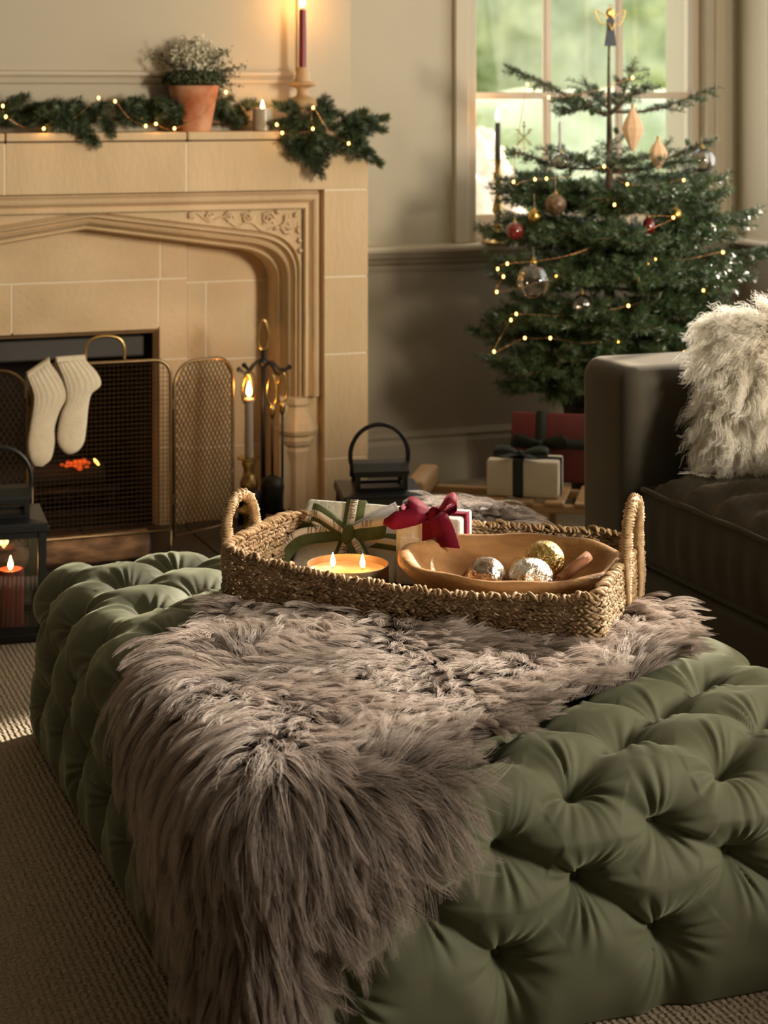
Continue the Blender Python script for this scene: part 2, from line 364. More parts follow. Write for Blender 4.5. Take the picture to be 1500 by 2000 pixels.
# ------------------------------------------------------------------ the room
XR, YB, XL, YN, ZC = 3.69, 6.20, -3.60, -3.00, 2.65      # right wall, back wall, left wall, near wall, ceiling
struct(MB().box((XL - .2, YN - .2, -.12), (XR + .3, YB + .3, 0)).build('floor', 'carpet'))
struct(MB().box((XL - .2, YN - .2, ZC), (XR + .3, YB + .3, ZC + .12)).build('ceiling', 'ceiling'))
struct(MB().box((XL - .2, YN - .2, 0), (XL, YB + .3, ZC)).build('wall_left', 'wall'))
struct(MB().box((XL, YN - .2, 0), (XR + .3, YN, ZC)).build('wall_near', 'wall'))
WX0, WX1, WZ0, WZ1 = 2.63, 3.555, 0.80, 2.35
mb = MB()
mb.box((XL, YB, 0), (WX0, YB + .3, ZC)); mb.box((WX1, YB, 0), (XR + .3, YB + .3, ZC))
mb.box((WX0, YB, 0), (WX1, YB + .3, WZ0)); mb.box((WX0, YB, WZ1), (WX1, YB + .3, ZC))
struct(mb.build('wall_back', 'wall'))
mb = MB()
def wall_x(mb, y0, y1, holes):
    y = y0
    for a, b in holes:
        mb.box((XR, y, 0), (XR + .3, a, ZC)); mb.box((XR, a, 0), (XR + .3, b, WZ0)); mb.box((XR, a, WZ1), (XR + .3, b, ZC)); y = b
    mb.box((XR, y, 0), (XR + .3, y1, ZC))
wall_x(mb, YN, YB, [(0.2, 1.6), (3.95, 5.82)])
struct(mb.build('wall_right', 'wall'))
# chimney breast above the mantel
mb = MB(); mb.box((XL, 5.72, 1.2), (2.003, 6.2, ZC)); mb.box((1.93, 5.80, 0), (2.003, 6.2, 1.2))
mb.box((XL, 5.72, 0), (0.28, 6.2, 1.2))
struct(mb.build('wall_chimney', 'wall'))

# dado boards, rail, sill and skirting of the back wall
struct(MB().box((2.004, 6.186, 0), (XR, 6.199, 0.735)).build('trim_1', 'dado'))
def moulding(name, y, x0, x1, prof, m='trim', axis='x'):
    """prof: list of (out, z), swept along x at wall y or along y at wall x"""
    mb = MB()
    if axis == 'x':
        mb.loft([[(x0, y - o, z) for o, z in prof], [(x1, y - o, z) for o, z in prof]])
    else:
        mb.loft([[(y - o, x1, z) for o, z in prof], [(y - o, x0, z) for o, z in prof]])
    return mb.build(name, m)
sillp = [(-0.005, 0.795), (0.062, 0.795), (0.070, 0.802), (0.072, 0.811), (0.068, 0.820), (-0.005, 0.822)]
struct(moulding('trim_2', 6.199, 2.004, XR, sillp))
struct(moulding('trim_3', 6.199, 2.004, XR, [(0.0, 0.725), (0.016, 0.728), (0.020, 0.742), (0.016, 0.752), (0.030, 0.758), (0.038, 0.772), (0.050, 0.780), (0.055, 0.7955), (0.0, 0.7955)], 'dado'))
struct(moulding('trim_4', 6.199, 2.004, XR, [(0.0, 0.672), (0.012, 0.676), (0.013, 0.690), (0.0, 0.695)], 'dado'))
struct(moulding('baseboard_back', 6.186, 2.004, XR, [(0.0, 0.0), (0.024, 0.0), (0.024, 0.135), (0.016, 0.150), (0.020, 0.160), (0.008, 0.175), (0.0, 0.178)], 'dado'))
struct(moulding('trim_5', 3.689, 3.0, 6.13, sillp, 'trim', 'y'))
struct(MB().box((3.676, 2.0, 0), (3.689, 6.186, 0.79)).build('trim_6', 'dado'))
# raised panel moulding on the right wall beside the corner
mb = MB()
for lo, hi in (((3.672, 5.955, 0.93), (3.689, 5.975, 2.3)), ((3.664, 5.945, 0.94), (3.689, 5.955, 2.3)), ((3.672, 5.86, 0.92), (3.689, 5.975, 0.935))): mb.bbox(lo, hi, 0.004, 2)
struct(mb.build('trim_7', 'trim'))
# overmantel frame on the chimney breast
mb = MB()
pr = [(0, 0), (0.008, 0.004), (0.010, 0.014), (0.006, 0.020), (0.014, 0.028), (0.014, 0.038), (0, 0.042)]
def framebar(mb, p0, p1, inward):
    for k in range(len(pr) - 1):
        pass
    a = [(p0[0] + inward[0] * t, 5.72 - o, p0[1] + inward[1] * t) for o, t in pr]
    b = [(p1[0] + inward[0] * t - (p1[0] - p0[0]) * 0, 5.72 - o, p1[1] + inward[1] * t) for o, t in pr]
    mb.loft([a, b])
framebar(mb, (0.2, 1.374), (1.862, 1.374), (0, 1)); framebar(mb, (1.862, 1.374), (1.862, 2.45), (-1, 0))
framebar(mb, (0.2, 1.374), (0.2, 2.45), (1, 0))
struct(mb.build('trim_8', 'trim'))
# picture rail pale slip between panel and frame
# window casing
mb = MB()
def casing(mb, x0, x1):
    mb.bbox((x0, 6.172, 0.822), (x1, 6.205, 2.42), 0.004, 2)
casing(mb, 2.55, 2.60); mb.bbox((2.598, 6.182, 0.822), (2.632, 6.205, 2.36), 0.004, 2)
casing(mb, 3.585, 3.628); mb.bbox((3.552, 6.182, 0.822), (3.588, 6.205, 2.36), 0.004, 2)
mb.bbox((2.55, 6.172, 2.35), (3.628, 6.205, 2.42), 0.004, 2)
struct(mb.build('trim_9', 'trim'))

def window(name, ox, oy, axis, x0, x1, z0, z1, cols, rows):
    """sash window: frame, glazing bars and a pane per light"""
    root = struct(thing(name, None, None, (0, 0, 0)))
    if axis == 'x': P = lambda u, d, z: (u, oy + d, z)
    else: P = lambda u, d, z: (ox + d, u, z)
    def bx(mb, u0, u1, d0, d1, za, zb, bev=0.004):
        p, q = P(u0, d0, za), P(u1, d1, zb)
        mb.bbox([min(p[i], q[i]) for i in range(3)], [max(p[i], q[i]) for i in range(3)], bev, 2)
    f = MB(); bx(f, x0, x0 + .028, -.02, .05, z0, z1); bx(f, x1 - .028, x1, -.02, .05, z0, z1)
    bx(f, x0, x1, -.02, .05, z0, z0 + .03); bx(f, x0, x1, -.02, .05, z1 - .03, z1); f.build('window_frame', 'sash', root)
    gx0, gx1, gz0, gz1 = x0 + .028, x1 - .028, z0 + .03, z1 - .03
    b = MB(); bx(b, gx0, gx1, 0, .035, gz0, gz0 + .075); b.build('bottom_rail', 'sash', root)
    gz0 += .075
    zs = [gz0 + (gz1 - gz0) * k / rows for k in range(rows + 1)] if not isinstance(rows, list) else rows
    us = [gx0 + (gx1 - gx0) * k / cols for k in range(cols + 1)]
    for u in us[1:-1]:
        b = MB(); bx(b, u - .012, u + .012, .0, .032, gz0, gz1, .005); b.build('glazing_bar', 'sash', root)
    for z in zs[1:-1]:
        b = MB(); bx(b, gx0, gx1, -.003, .034, z - .012, z + .012, .005); b.build('glazing_bar', 'sash', root)
    for i in range(cols):
        for j in range(len(zs) - 1):
            b = MB(); p, q = P(us[i], .014, zs[j]), P(us[i + 1], .018, zs[j + 1]); b.box([min(p[k], q[k]) for k in range(3)], [max(p[k], q[k]) for k in range(3)])
            b.build('pane', 'pane', root)
    return root
window('window_1', 0, 6.26, 'x', WX0, WX1, WZ0 + .01, WZ1, 3, [0.915, 1.338, 1.76, 2.32])
window('window_2', 3.78, 0, 'y', 3.95, 5.82, WZ0, WZ1, 4, 3)
window('window_3', 3.78, 0, 'y', 0.2, 1.6, WZ0, WZ1, 3, 3)

# ------------------------------------------------------------------ garden beyond the window
struct(MB().box((-20, 6.6, -.5), (40, 60, -.4)).build('ground', 'grass'))
tag(MB().box((0, 7.4, -.40), (14, 9.2, -.375)).build('gravel_path', 'gravel'), 'pale gravel path in the garden just outside the window', 'path')
def shrub(name, label, c, rad, m, n=5, cat='shrub', seed=0, group=None, trunk=0):
    import bmesh
    bm = bmesh.new(); bmesh.ops.create_icosphere(bm, subdivisions=n, radius=1.0)
    for v in bm.verts:
        p = v.co.copy(); k = 1 + 0.22 * mnoise.noise(p * 1.6 + Vector((seed, 0, 0))) + 0.13 * mnoise.noise(p * 6 + Vector((0, seed, 0))) + 0.07 * mnoise.noise(p * 14 + Vector((0, 0, seed)))
        v.co = Vector((p.x * rad[0] * k, p.y * rad[1] * k, p.z * rad[2] * k))
    bm.verts.index_update(); root = thing(name, label, cat, (c[0], c[1], -.4), 0, group)
    mb = MB(); mb.add([(v.co.x, v.co.y, v.co.z + c[2] + .4) for v in bm.verts], [tuple(v.index for v in f.verts) for f in bm.faces]); bm.free()
    mb.build('foliage', m, root, True)
    t = MB().tube([(0, 0, 0), (0.02, 0, (c[2] + .4) * .6), (0, 0, c[2] + .4)], [max(trunk, .05)] * 3, 8).build('trunk', 'bark', root)
    return root
# clipped hedge across the lawn
def hedge():
    nx, nz = 240, 24; V = []; F = []
    prof = [(0, -.4), (-.05, 0.2), (0, .9), (.1, 1.22), (.5, 1.32), (.9, 1.2), (1.0, -.4)]
    P = spline([(0, a, b) for a, b in prof], 4); m = len(P)
    for i in range(nx + 1):
        x = 2 + 26 * i / nx
        for p in P:
            d = 0.22 * mnoise.noise(Vector((x * .9, p.y * 2, p.z * 2))) + 0.1 * mnoise.noise(Vector((x * 4, p.y * 4, p.z * 4)))
            V.append((x, 19.0 + p.y + d, p.z + d * .6))
    for i in range(nx):
        for k in range(m - 1): F.append((i * m + k, (i + 1) * m + k, (i + 1) * m + k + 1, i * m + k + 1))
    return tag(np_mesh('garden_hedge', V, F, 'leafd', smooth=True), 'clipped pale green hedge across the lawn behind the window', 'hedge')
hedge()
shrub('garden_tree', 'broad pale green tree filling the view through the upper window panes', (11.5, 24, 3.4), (3.5, 2.2, 3.5), 'leafg', 6, 'tree', 9, None, .25)
shrub('garden_bush', 'rust coloured shrub outside the lower left window panes', (4.42, 10.6, .62), (.34, .34, .52), 'blossom', 5, 'shrub', 21)
shrub('garden_bush', 'pale pinkish shrub outside the right edge of the window', (7.35, 12.4, 1.0), (.34, .3, .80), 'blossom', 5, 'shrub', 33)
shrub('garden_bush', 'low green shrub at the edge of the gravel outside the window', (4.75, 10.0, -.1), (.35, .35, .32), 'leafg', 4, 'shrub', 41)

# ------------------------------------------------------------------ stone fireplace
FY = 5.56; AX = 1.144
fp = thing('stone_fireplace', 'pale carved limestone fireplace with a pointed Tudor arch', 'fireplace', (AX, 5.7, 0))
OFF = (AX, 5.7, 0)
def fpart(name, mb, m='stone', smooth=False, auto=None): mb.off = Vector(OFF); return mb.build(name, m, fp, smooth, auto)
G = 0.004
def stoneblock(lo, hi, name='stone_block', m='stone', bev=.002):
    return fpart(name, MB().bbox((lo[0] + G / 2, lo[1], lo[2] + G / 2), (hi[0] - G / 2, hi[1], hi[2] - G / 2), bev, 2), m)
x0f, x1f = 2 * AX - 2.006, 2.006
fx0, fx1 = 2 * AX - 1.859, 1.859            # edges of the sunk square frame
# mortar backing just behind the face
mb = MB(); mb.box((x0f + .004, FY + .0015, 1.052), (x1f - .006, 5.718, 1.20)); mb.box((fx1 + .004, FY + .0015, 0), (x1f - .006, 5.80, 1.052)); mb.box((x0f + .006, FY + .0015, 0), (fx0 - .004, 5.80, 1.052))
fpart('mortar_bed', mb, 'mortar')
for a, b in ((x0f, .89), (.89, 1.429), (1.429, 2.006)):
    stoneblock((a, FY, 1.05), (b, 5.715, 1.205), 'lintel_stone')
    fpart('mantel_shelf', MB().bbox((a + G / 2, FY - .006, 1.2065), (b - G / 2, 5.715, 1.231), .004, 2), 'stone')
for a, b in ((fx1, x1f), (x0f, fx0)):
    zs = [0, .226, .546, .783, 1.05]
    for k in range(4): stoneblock((a, FY, zs[k]), (b, 5.715, zs[k + 1]), 'jamb_stone')
# square frame moulding: roll and hollow running up the jamb and across, mitred at the corner
def frame_path(t, y):      # t: distance inward from the frame edge
    return [(fx0 + t, y, .417), (fx0 + t, y, 1.05 - t), (fx1 - t, y, 1.05 - t), (fx1 - t, y, .417)]
prof = [(0, FY), (0, FY + .022), (.006, FY + .024), (.012, FY + .010), (.020, FY + .004), (.028, FY + .008), (.034, FY + .020), (.040, FY + .026), (.047, FY + .024), (.047, FY + .014), (.053, FY + .012), (.058, FY + .020)]
mb = MB(); rings = [frame_path(t, y) for t, y in prof]
mb.loft([[r[k] for r in rings] for k in range(4)], closed=False, cap=False)
fpart('frame_moulding', mb, 'stone', True, 35)
# arch lines (right half) on the front plane and at the back of the splay
def arch_line(x_v, z_spring, x_c, z_c, z_apex, y, nq=10, ns=10):
    pts = [(x_v, y, .417), (x_v, y, .417 + (z_spring - .417) * .5), (x_v, y, z_spring)]
    # curve from vertical to the slope with a quadratic bezier
    slope_dir = Vector((AX - x_c, 0, z_apex - z_c)).normalized()
    p0 = Vector((x_v, y, z_spring)); p2 = Vector((x_c, y, z_c))
    # control: intersection of the vertical with the slope line
    tt = (x_v - x_c) / slope_dir.x; p1 = Vector((x_v, y, z_c + slope_dir.z * tt))
    for k in range(1, nq + 1):
        t = k / nq; pts.append(tuple(p0 * (1 - t) ** 2 + p1 * 2 * t * (1 - t) + p2 * t * t))
    for k in range(1, ns + 1):
        t = k / ns; pts.append((x_c + (AX - x_c) * t, y, z_c + (z_apex - z_c) * t))
    return pts
outer = arch_line(1.790, .80, 1.660, .928, .998, FY + .02)
inner = arch_line(1.735, .765, 1.610, .868, .938, FY + .13)
def arch_ring(t, dy):
    r = []
    for p, q in zip(outer, inner):
        r.append((p[0] + (q[0] - p[0]) * t, FY + .02 + dy, p[2] + (q[2] - p[2]) * t))
    l = [(2 * AX - p[0], p[1], p[2]) for p in r]
    return l + r[::-1][1:]
aprof = [(0, 0), (.03, .016), (.10, .020), (.16, .006), (.24, .002), (.30, .010), (.34, .024), (.42, .028), (.50, .018), (.58, .022), (.64, .040), (.70, .060), (.80, .066), (.88, .064), (.96, .074), (1.0, .10), (1.0, .19)]
mb = MB(); rings = [arch_ring(t, dy) for t, dy in aprof]
mb.loft([list(c) for c in zip(*rings)], closed=False, cap=False)
fpart('arch_moulding', mb, 'stone', True, 40)
# spandrel panels between arch and square frame
ol = [(p[0], p[2]) for p in outer]
for sgn in (1, -1):
    top = 1.05 - .056; xr = fx1 - .056
    mb = MB(); q = ol[2:] + [(AX, top), (xr, top), (xr, ol[2][1])]
    q = q + [] if False else q
    mb.add([((x if sgn > 0 else 2 * AX - x), FY + .030, z) for x, z in q] + [((x if sgn > 0 else 2 * AX - x), FY + .034, z) for x, z in q], [tuple(range(len(q))), tuple(range(2 * len(q) - 1, len(q) - 1, -1))])
    mb.box((min((xr, ol[0][0]) if sgn > 0 else (2 * AX - xr, 2 * AX - ol[0][0])), FY + .030, .417), (max((xr, ol[0][0]) if sgn > 0 else (2 * AX - xr, 2 * AX - ol[0][0])), FY + .034, ol[2][1]))
    fpart('spandrel_panel', mb, 'stone')
    # carved leaves, scrolls and a bunch of grapes
    cv = MB(); rnd = random.Random(5)
    def pt(x, z, d=0): return ((x if sgn > 0 else 2 * AX - x), FY + .030 - d, z)
    for k in range(26):
        a_, rr = rnd.uniform(0, 6.28), rnd.uniform(0, 1) ** .5
        gx, gz = 1.752 + rr * .024 * math.cos(a_), .952 + rr * .026 * math.sin(a_) - .006
        cv.ball(pt(gx, gz, .003), .0075, 8, 6)
    for cx, cz, r0, tw in ((1.690, .966, .021, 1), (1.625, .972, .018, -1), (1.565, .974, .015, 1), (1.505, .977, .012, -1), (1.45, .980, .010, 1)):
        P = [pt(cx + r0 * (1 - q / 16) * math.cos(tw * q * .75), cz + r0 * (1 - q / 16) * math.sin(tw * q * .75), .004 + .004 * q / 16) for q in range(15)]
        cv.tube(P, [.0045 - .00012 * q for q in range(15)], 6)
        for j in range(4):
            a2 = j * 1.6 + cx * 20
            e = Vector((math.cos(a2), 0, math.sin(a2)))
            P = [Vector(pt(cx, cz, .002)) + (e * (r0 * (.9 + .35 * t)) if sgn > 0 else Vector((-e.x, 0, e.z)) * (r0 * (.9 + .35 * t))) for t in (0, .5, 1)]
            cv.tube(P, [.002, .006, .001], 6)
    for x, z, a2 in ((1.786, .925, -1.2), (1.790, .895, -1.4), (1.792, .865, -1.5), (1.778, .975, .8), (1.785, .945, .2), (1.72, .985, 2.6), (1.715, .935, 3.6)):
        e = Vector((math.cos(a2), 0, math.sin(a2))) * .022
        P = [(pt(x - e.x * .5, z - e.z * .5, .001)), pt(x, z, .007), pt(x + e.x * .5, z + e.z * .5, .001)]
        cv.tube(P, [.002, .0085, .0015], 6)
    x = 1.66; P = [pt(1.74 - .3 * t, .925 + .058 * t + .010 * math.sin(t * 22), .003) for t in [i / 40 for i in range(41)]]
    cv.tube(P, .0032, 6)
    fpart('carved_foliage', cv, 'stone', True)
# arch plinths: octagonal bases with a vase-shaped cap
for sgn in (1, -1):
    cx = 1.790 if sgn > 0 else 2 * AX - 1.790
    pm = [(.030, .417), (.046, .412), (.046, .395), (.038, .385), (.043, .372), (.060, .338), (.068, .315), (.062, .302), (.052, .296), (.056, .284), (.050, .270), (.040, .262), (.044, .250), (.036, .215), (.034, .16), (.036, .06), (.042, .04), (.042, 0)]
    fpart('arch_plinth', MB().lathe([(r, z) for r, z in pm][::-1], (cx, FY + .055, 0), 8, Matrix.Rotation(R(22.5), 3, 'Z')), 'stone')
    fpart('plinth_backing', MB().box((cx - .06, FY + .035, 0), (cx + .069, 5.8, .417)), 'stone')
# recessed back panel: separate ashlar stones round the fire opening
PYB = 5.74
def back(x0, x1, z0, z1, y=PYB): stoneblock((x0, y, z0), (x1, y + .09, z1), 'panel_stone', 'stone2', .002)
back(.90, 1.393, .777, 1.05); back(1.393, 1.476, .777, 1.05); back(1.476, 1.78, .762, 1.05, PYB + .012)
back(.66, .94, .622, .777); back(.94, 1.387, .622, .777)
back(1.387, 1.476, .530, .777); back(1.387, 1.476, .26, .530); back(1.387, 1.476, 0, .26)
back(1.476, 1.541, .520, .762, PYB + .012); back(1.541, 1.80, .520, .762, PYB + .012); back(1.476, 1.80, .25, .52, PYB + .012); back(1.476, 1.80, 0, .25, PYB + .012)
m2 = 2 * AX
back(m2 - 1.78, .90, .777, 1.05); back(m2 - 1.78, .66, .52, .777); back(m2 - 1.78, .66, 0, .52)
mb = MB(); mb.box((m2 - 1.8, PYB + .0015, .63), (1.474, 5.9, 1.1)); mb.box((1.474, PYB + .0135, .0), (1.8, 5.9, 1.1)); mb.box((1.392, PYB + .0015, 0), (1.474, 5.9, .64)); mb.box((m2 - 1.84, PYB + .0015, 0), (.655, 5.9, .64)); fpart('mortar_bed', mb, 'mortar')
# chamfered rim of the opening
mb = MB(); mb.add([(1.387, PYB - .001, .622), (1.375, PYB + .03, .610), (.66, PYB + .03, .610), (.66, PYB - .001, .622), (1.387, PYB - .001, 0), (1.375, PYB + .03, 0)], [(0, 1, 2, 3), (0, 4, 5, 1)]); fpart('opening_chamfer', mb, 'stone2')
# hearth slabs
for k in range(6):
    a = .22 + k * .31
    fpart('hearth_slab', MB().bbox((a + .002, 5.02, 0), (a + .308, 5.80, .022), .004, 2), 'slate')
# iron firebox with canopy
fb = MB(); fb.box((.66, 5.83, .0), (.70, 6.19, .64)); fb.box((1.375, 5.83, 0), (1.40, 6.19, .64)); fb.box((.66, 6.16, 0), (1.40, 6.19, .64)); fb.box((.66, 5.83, .62), (1.40, 6.19, .66)); fb.box((.66, 5.83, 0), (1.40, 6.19, .03))
fpart('firebox', fb, 'soot')
fpart('fire_canopy', MB().bbox((.70, 5.80, .535), (1.355, 5.86, .598), .006, 2), mat('dull_grey_iron', (.055, .052, .048), .6, .3))
gr = MB()
for k in range(12): gr.tube([(.80 + k * .042, 5.86, .10), (.80 + k * .042, 6.1, .10)], .006, 6)
gr.tube([(.78, 5.86, .12), (1.29, 5.86, .12)], .008, 6); gr.tube([(.78, 5.86, .05), (1.29, 5.86, .05)], .008, 6)
for x in (.80, 1.27):
    for y in (5.86, 6.1): gr.tube([(x, y, .03), (x, y, .12)], .008, 6)
fpart('fire_grate', gr, 'iron')
for k, (x0, y0, z0, x1, y1, z1, r) in enumerate([(.80, 5.93, .145, 1.26, 5.96, .150, .036), (.84, 6.03, .15, 1.24, 6.0, .145, .04)]):
    tag(MB().tube(spline([(x0, y0, z0), ((x0 + x1) / 2, (y0 + y1) / 2 + .01, z0 + .006), (x1, y1, z1)], 6), r, 10).build('charred_log', 'soot', None, True), ['charred log at the front of the fire grate', 'charred log at the back of the fire grate'][k], 'log')
rnd = random.Random(3); e = MB()
for k in range(22):
    c = Vector((1.165 + rnd.uniform(-.045, .045), 5.925 + rnd.uniform(-.02, .03), .180 + rnd.uniform(0, .018)))
    e.ball(c, rnd.uniform(.004, .009), 7, 5, (1.4, 1, .8))
tag(e.build('ember_bed', 'ember'), 'bed of glowing red embers between the charred logs in the grate', 'embers', None, 'stuff')
tag(MB().tube([(1.221, 5.905, .208), (1.227, 5.903, .198), (1.235, 5.901, .188)], [.002, .0042, .002], 8).build('burning_splinter', 'fireflame', None, True), 'bright orange burning splinter at the right of the embers', 'ember')
lamp('fire_glow', 'POINT', (1.12, 5.88, .23), .22, (1, .25, .05), shadow_soft_size=.05)

# ------------------------------------------------------------------ tufted ottoman
OX0, OX1, OY0, OY1, OZ, OR = 0.722, 1.790, 2.512, 4.040, 0.338, 0.080
def rbox_project(P):
    """points -> (surface point, normal) on the rounded box"""
    lo = np.array([OX0 + OR, OY0 + OR, .012 + OR * .6]); hi = np.array([OX1 - OR, OY1 - OR, OZ - OR])
    q = np.clip(P, lo, hi); d = P - q
    r = np.where(P[:, 2] < lo[2], 1, 1)
    n = unit(d); out = q + n * OR
    # tighter roll at the floor
    return out, n
def cube_shell(nx, ny, nz):
    xs = np.linspace(OX0, OX1, nx + 1); ys = np.linspace(OY0, OY1, ny + 1); zs = np.linspace(.004, OZ, nz + 1)
    ids = {}; Vs = []; Fs = []; base = 0
    idm = -np.ones((nx + 1, ny + 1, nz + 1), np.int32)
    mask = np.zeros_like(idm, bool); mask[0] = mask[-1] = True; mask[:, 0] = mask[:, -1] = True; mask[:, :, -1] = True
    I = np.argwhere(mask); idm[mask] = np.arange(len(I))
    V = np.stack([xs[I[:, 0]], ys[I[:, 1]], zs[I[:, 2]]], 1)
    def quad(A, flip):
        q = np.stack([A[:-1, :-1], A[1:, :-1], A[1:, 1:], A[:-1, 1:]], -1).reshape(-1, 4)
        return q[:, ::-1] if flip else q
    F = np.concatenate([quad(idm[:, :, -1], False), quad(idm[:, 0, :], False), quad(idm[:, -1, :], True), quad(idm[0], True), quad(idm[-1], False)])
    return V, F
BXS = lambda a: 1.240 + .12675 * a
BYS = lambda b: 2.535 + .0975 * b
def button_points():
    B = {}
    for b in range(0, 16):
        for a_ in range(-3, 4):
            if (a_ + b) % 2 == 0: B[('t', a_, b)] = (BXS(a_), BYS(b), OZ)
    B_edge = .285
    for a_ in range(-4, 5):
        for b, z in ((-1, B_edge), (-2, .20), (-3, .105)):
            if (a_ + b) % 2 == 0 and abs(a_) <= 3: B[('t', a_, b)] = (BXS(a_), OY0, z - (.020 if b == -1 else 0))
        for b, z in ((16, B_edge), (17, .20), (18, .105)):
            if (a_ + b) % 2 == 0 and abs(a_) <= 3: B[('t', a_, b)] = (BXS(a_), OY1, z)
    for s_ in (-1, 1):
        X = OX0 if s_ < 0 else OX1
        for b in range(0, 16):
            for k, z in ((4, B_edge + .02), (5, .20), (6, .105)):
                if (k + b) % 2 == 0: B[('t', s_ * k, b)] = (X + (.012 * -s_ if k == 4 else 0), BYS(b), z)
        B[('t', s_ * 4, -2)] = (X, OY0, .20); B[('t', s_ * 4, 17)] = (X, OY1, .20)
    return B
def build_ottoman():
    B = button_points(); keys = list(B)
    bp, bn = rbox_project(np.array([B[k] for k in keys], float)); pos = {k: bp[i] for i, k in enumerate(keys)}
    segs = []
    for (t, a_, b) in keys:
        for da, db in ((1, 1), (1, -1)):
            k = ('t', a_ + da, b + db)
            if k in pos: segs.append((pos[(t, a_, b)], pos[k], 1.0))
    for s_ in (-1, 1):
        c = ('t', s_ * 4, -2)
        for k in (('t', s_ * 4, 0), ('t', s_ * 6, 0), ('t', s_ * 3, -1), ('t', s_ * 3, -3)): segs.append((pos[c], pos[k], 1.0))
        c = ('t', s_ * 4, 17)
        for k in (('t', s_ * 5, 15), ('t', s_ * 3, 16), ('t', s_ * 3, 18)):
            if k in pos: segs.append((pos[c], pos[k], 1.0))
    for (t, a_, b) in keys:                                   # pleats falling to the floor from the lowest row
        if b in (-3, 18) or abs(a_) == 6:
            p = pos[(t, a_, b)]; segs.append((p, np.array([p[0], p[1], 0.0]), 0.55))
    segs.append((pos[('t', -4, -2)], np.array([OX0 + .02, OY0 + .02, 0.0]), .55)); segs.append((pos[('t', 4, -2)], np.array([OX1 - .02, OY0 + .02, 0.0]), .55))
    A = np.array([s[0] for s in segs]); Bq = np.array([s[1] for s in segs]); K = np.array([s[2] for s in segs])
    V, F = cube_shell(360, 500, 120)
    P, Nn = rbox_project(V)
    h = np.zeros(len(P)); D = Bq - A; L2 = (D ** 2).sum(1)
    ph = np.random.rand(len(bp), 4) * 6.28; fr = np.random.randint(11, 21, (len(bp), 3))
    # local frame per button
    ref = np.where(np.abs(bn[:, 2:3]) > .9, np.array([[1., 0, 0]]), np.array([[0., 0, 1.]]))
    U = unit(np.cross(ref, bn)); Wv = np.cross(bn, U)
    CH = 20000
    order = np.lexsort((np.floor(P[:, 0] / .2), np.floor(P[:, 1] / .2)))
    for c0 in range(0, len(P), CH):
        ix = order[c0:c0 + CH]; p = P[ix]
        lo, hi = p.min(0) - .16, p.max(0) + .16
        smin = np.minimum(A, Bq); smax = np.maximum(A, Bq)
        sel = np.where(((smax > lo) & (smin < hi)).all(1))[0]
        best = np.full(len(p), 9.0)
        for j in sel:
            w = p - A[j]; t = np.clip(w @ D[j] / L2[j], 0, 1)
            d = np.linalg.norm(w - t[:, None] * D[j], axis=1)
            mid = 4 * t * (1 - t)
            v = d + (0.008 * mid if K[j] == 1.0 else 0.006 + 0.010 * t)
            best = np.minimum(best, v)
        hh = .034 * (1 - np.exp(-best / .030)) + .006 * np.exp(-((best - .06) / .03) ** 2)
        sb = np.where(((bp > lo) & (bp < hi)).all(1))[0]
        if len(sb):
            dist = np.linalg.norm(p[:, None, :] - bp[sb][None], axis=2); jb = dist.argmin(1); r = dist[np.arange(len(p)), jb]; g = sb[jb]
            hh -= .046 * np.exp(-(r / .024) ** 1.35)
            q = p - bp[g]; phi = np.arctan2((q * Wv[g]).sum(1), (q * U[g]).sum(1))
            wv = np.abs(np.sin(fr[g, 0] * phi * .5 + ph[g, 0] + 1.2 * np.sin(phi * 2 + ph[g, 3]))) + .7 * np.abs(np.sin(fr[g, 1] * phi * .5 + ph[g, 1])) 
            wv = wv * (0.55 + 0.45 * np.sin(3 * phi + ph[g, 2]))
            env = np.exp(-((r - .034) / .036) ** 2) * np.minimum(r / .02, 1)
            hh += .0078 * (wv - .7) * env
        h[ix] = hh
    # soft sag noise
    h += .0015 * np.sin(P[:, 0] * 31 + 2 * np.sin(P[:, 1] * 23)) * np.sin(P[:, 1] * 27 + P[:, 2] * 40)
    Q = P + Nn * h[:, None]
    Q[:, 2] = np.maximum(Q[:, 2], .002)
    root = thing('tufted_ottoman', 'large olive green velvet ottoman, deep buttoned, in the foreground', 'ottoman', (1.2525, 3.276, 0))
    off = np.array([1.2525, 3.276, 0])
    np_mesh('upholstery', Q - off, F, 'velvet', root, True)
    # fabric-covered buttons at the bottom of every tuft
    bme = None
    bmb = MB().lathe([(.001, -.006), (.010, -.005), (.0125, 0), (.010, .005), (.001, .0075)], (0, 0, 0), 8)
    for i, k in enumerate(keys):
        x, y, z = bp[i]
        if k[2] > 15 or k[1] > 4: continue
        p = bp[i] + bn[i] * (-.0395) - off
        if bme is None:
            o = bmb.build('tuft_button', 'velvet', root, True); bme = o.data
        else:
            o = bpy.data.objects.new('tuft_button', bme); COL.objects.link(o); o.parent = root
        o.location = p; o.rotation_euler = Vector(bn[i]).to_track_quat('Z', 'Y').to_euler()
    return root
build_ottoman()

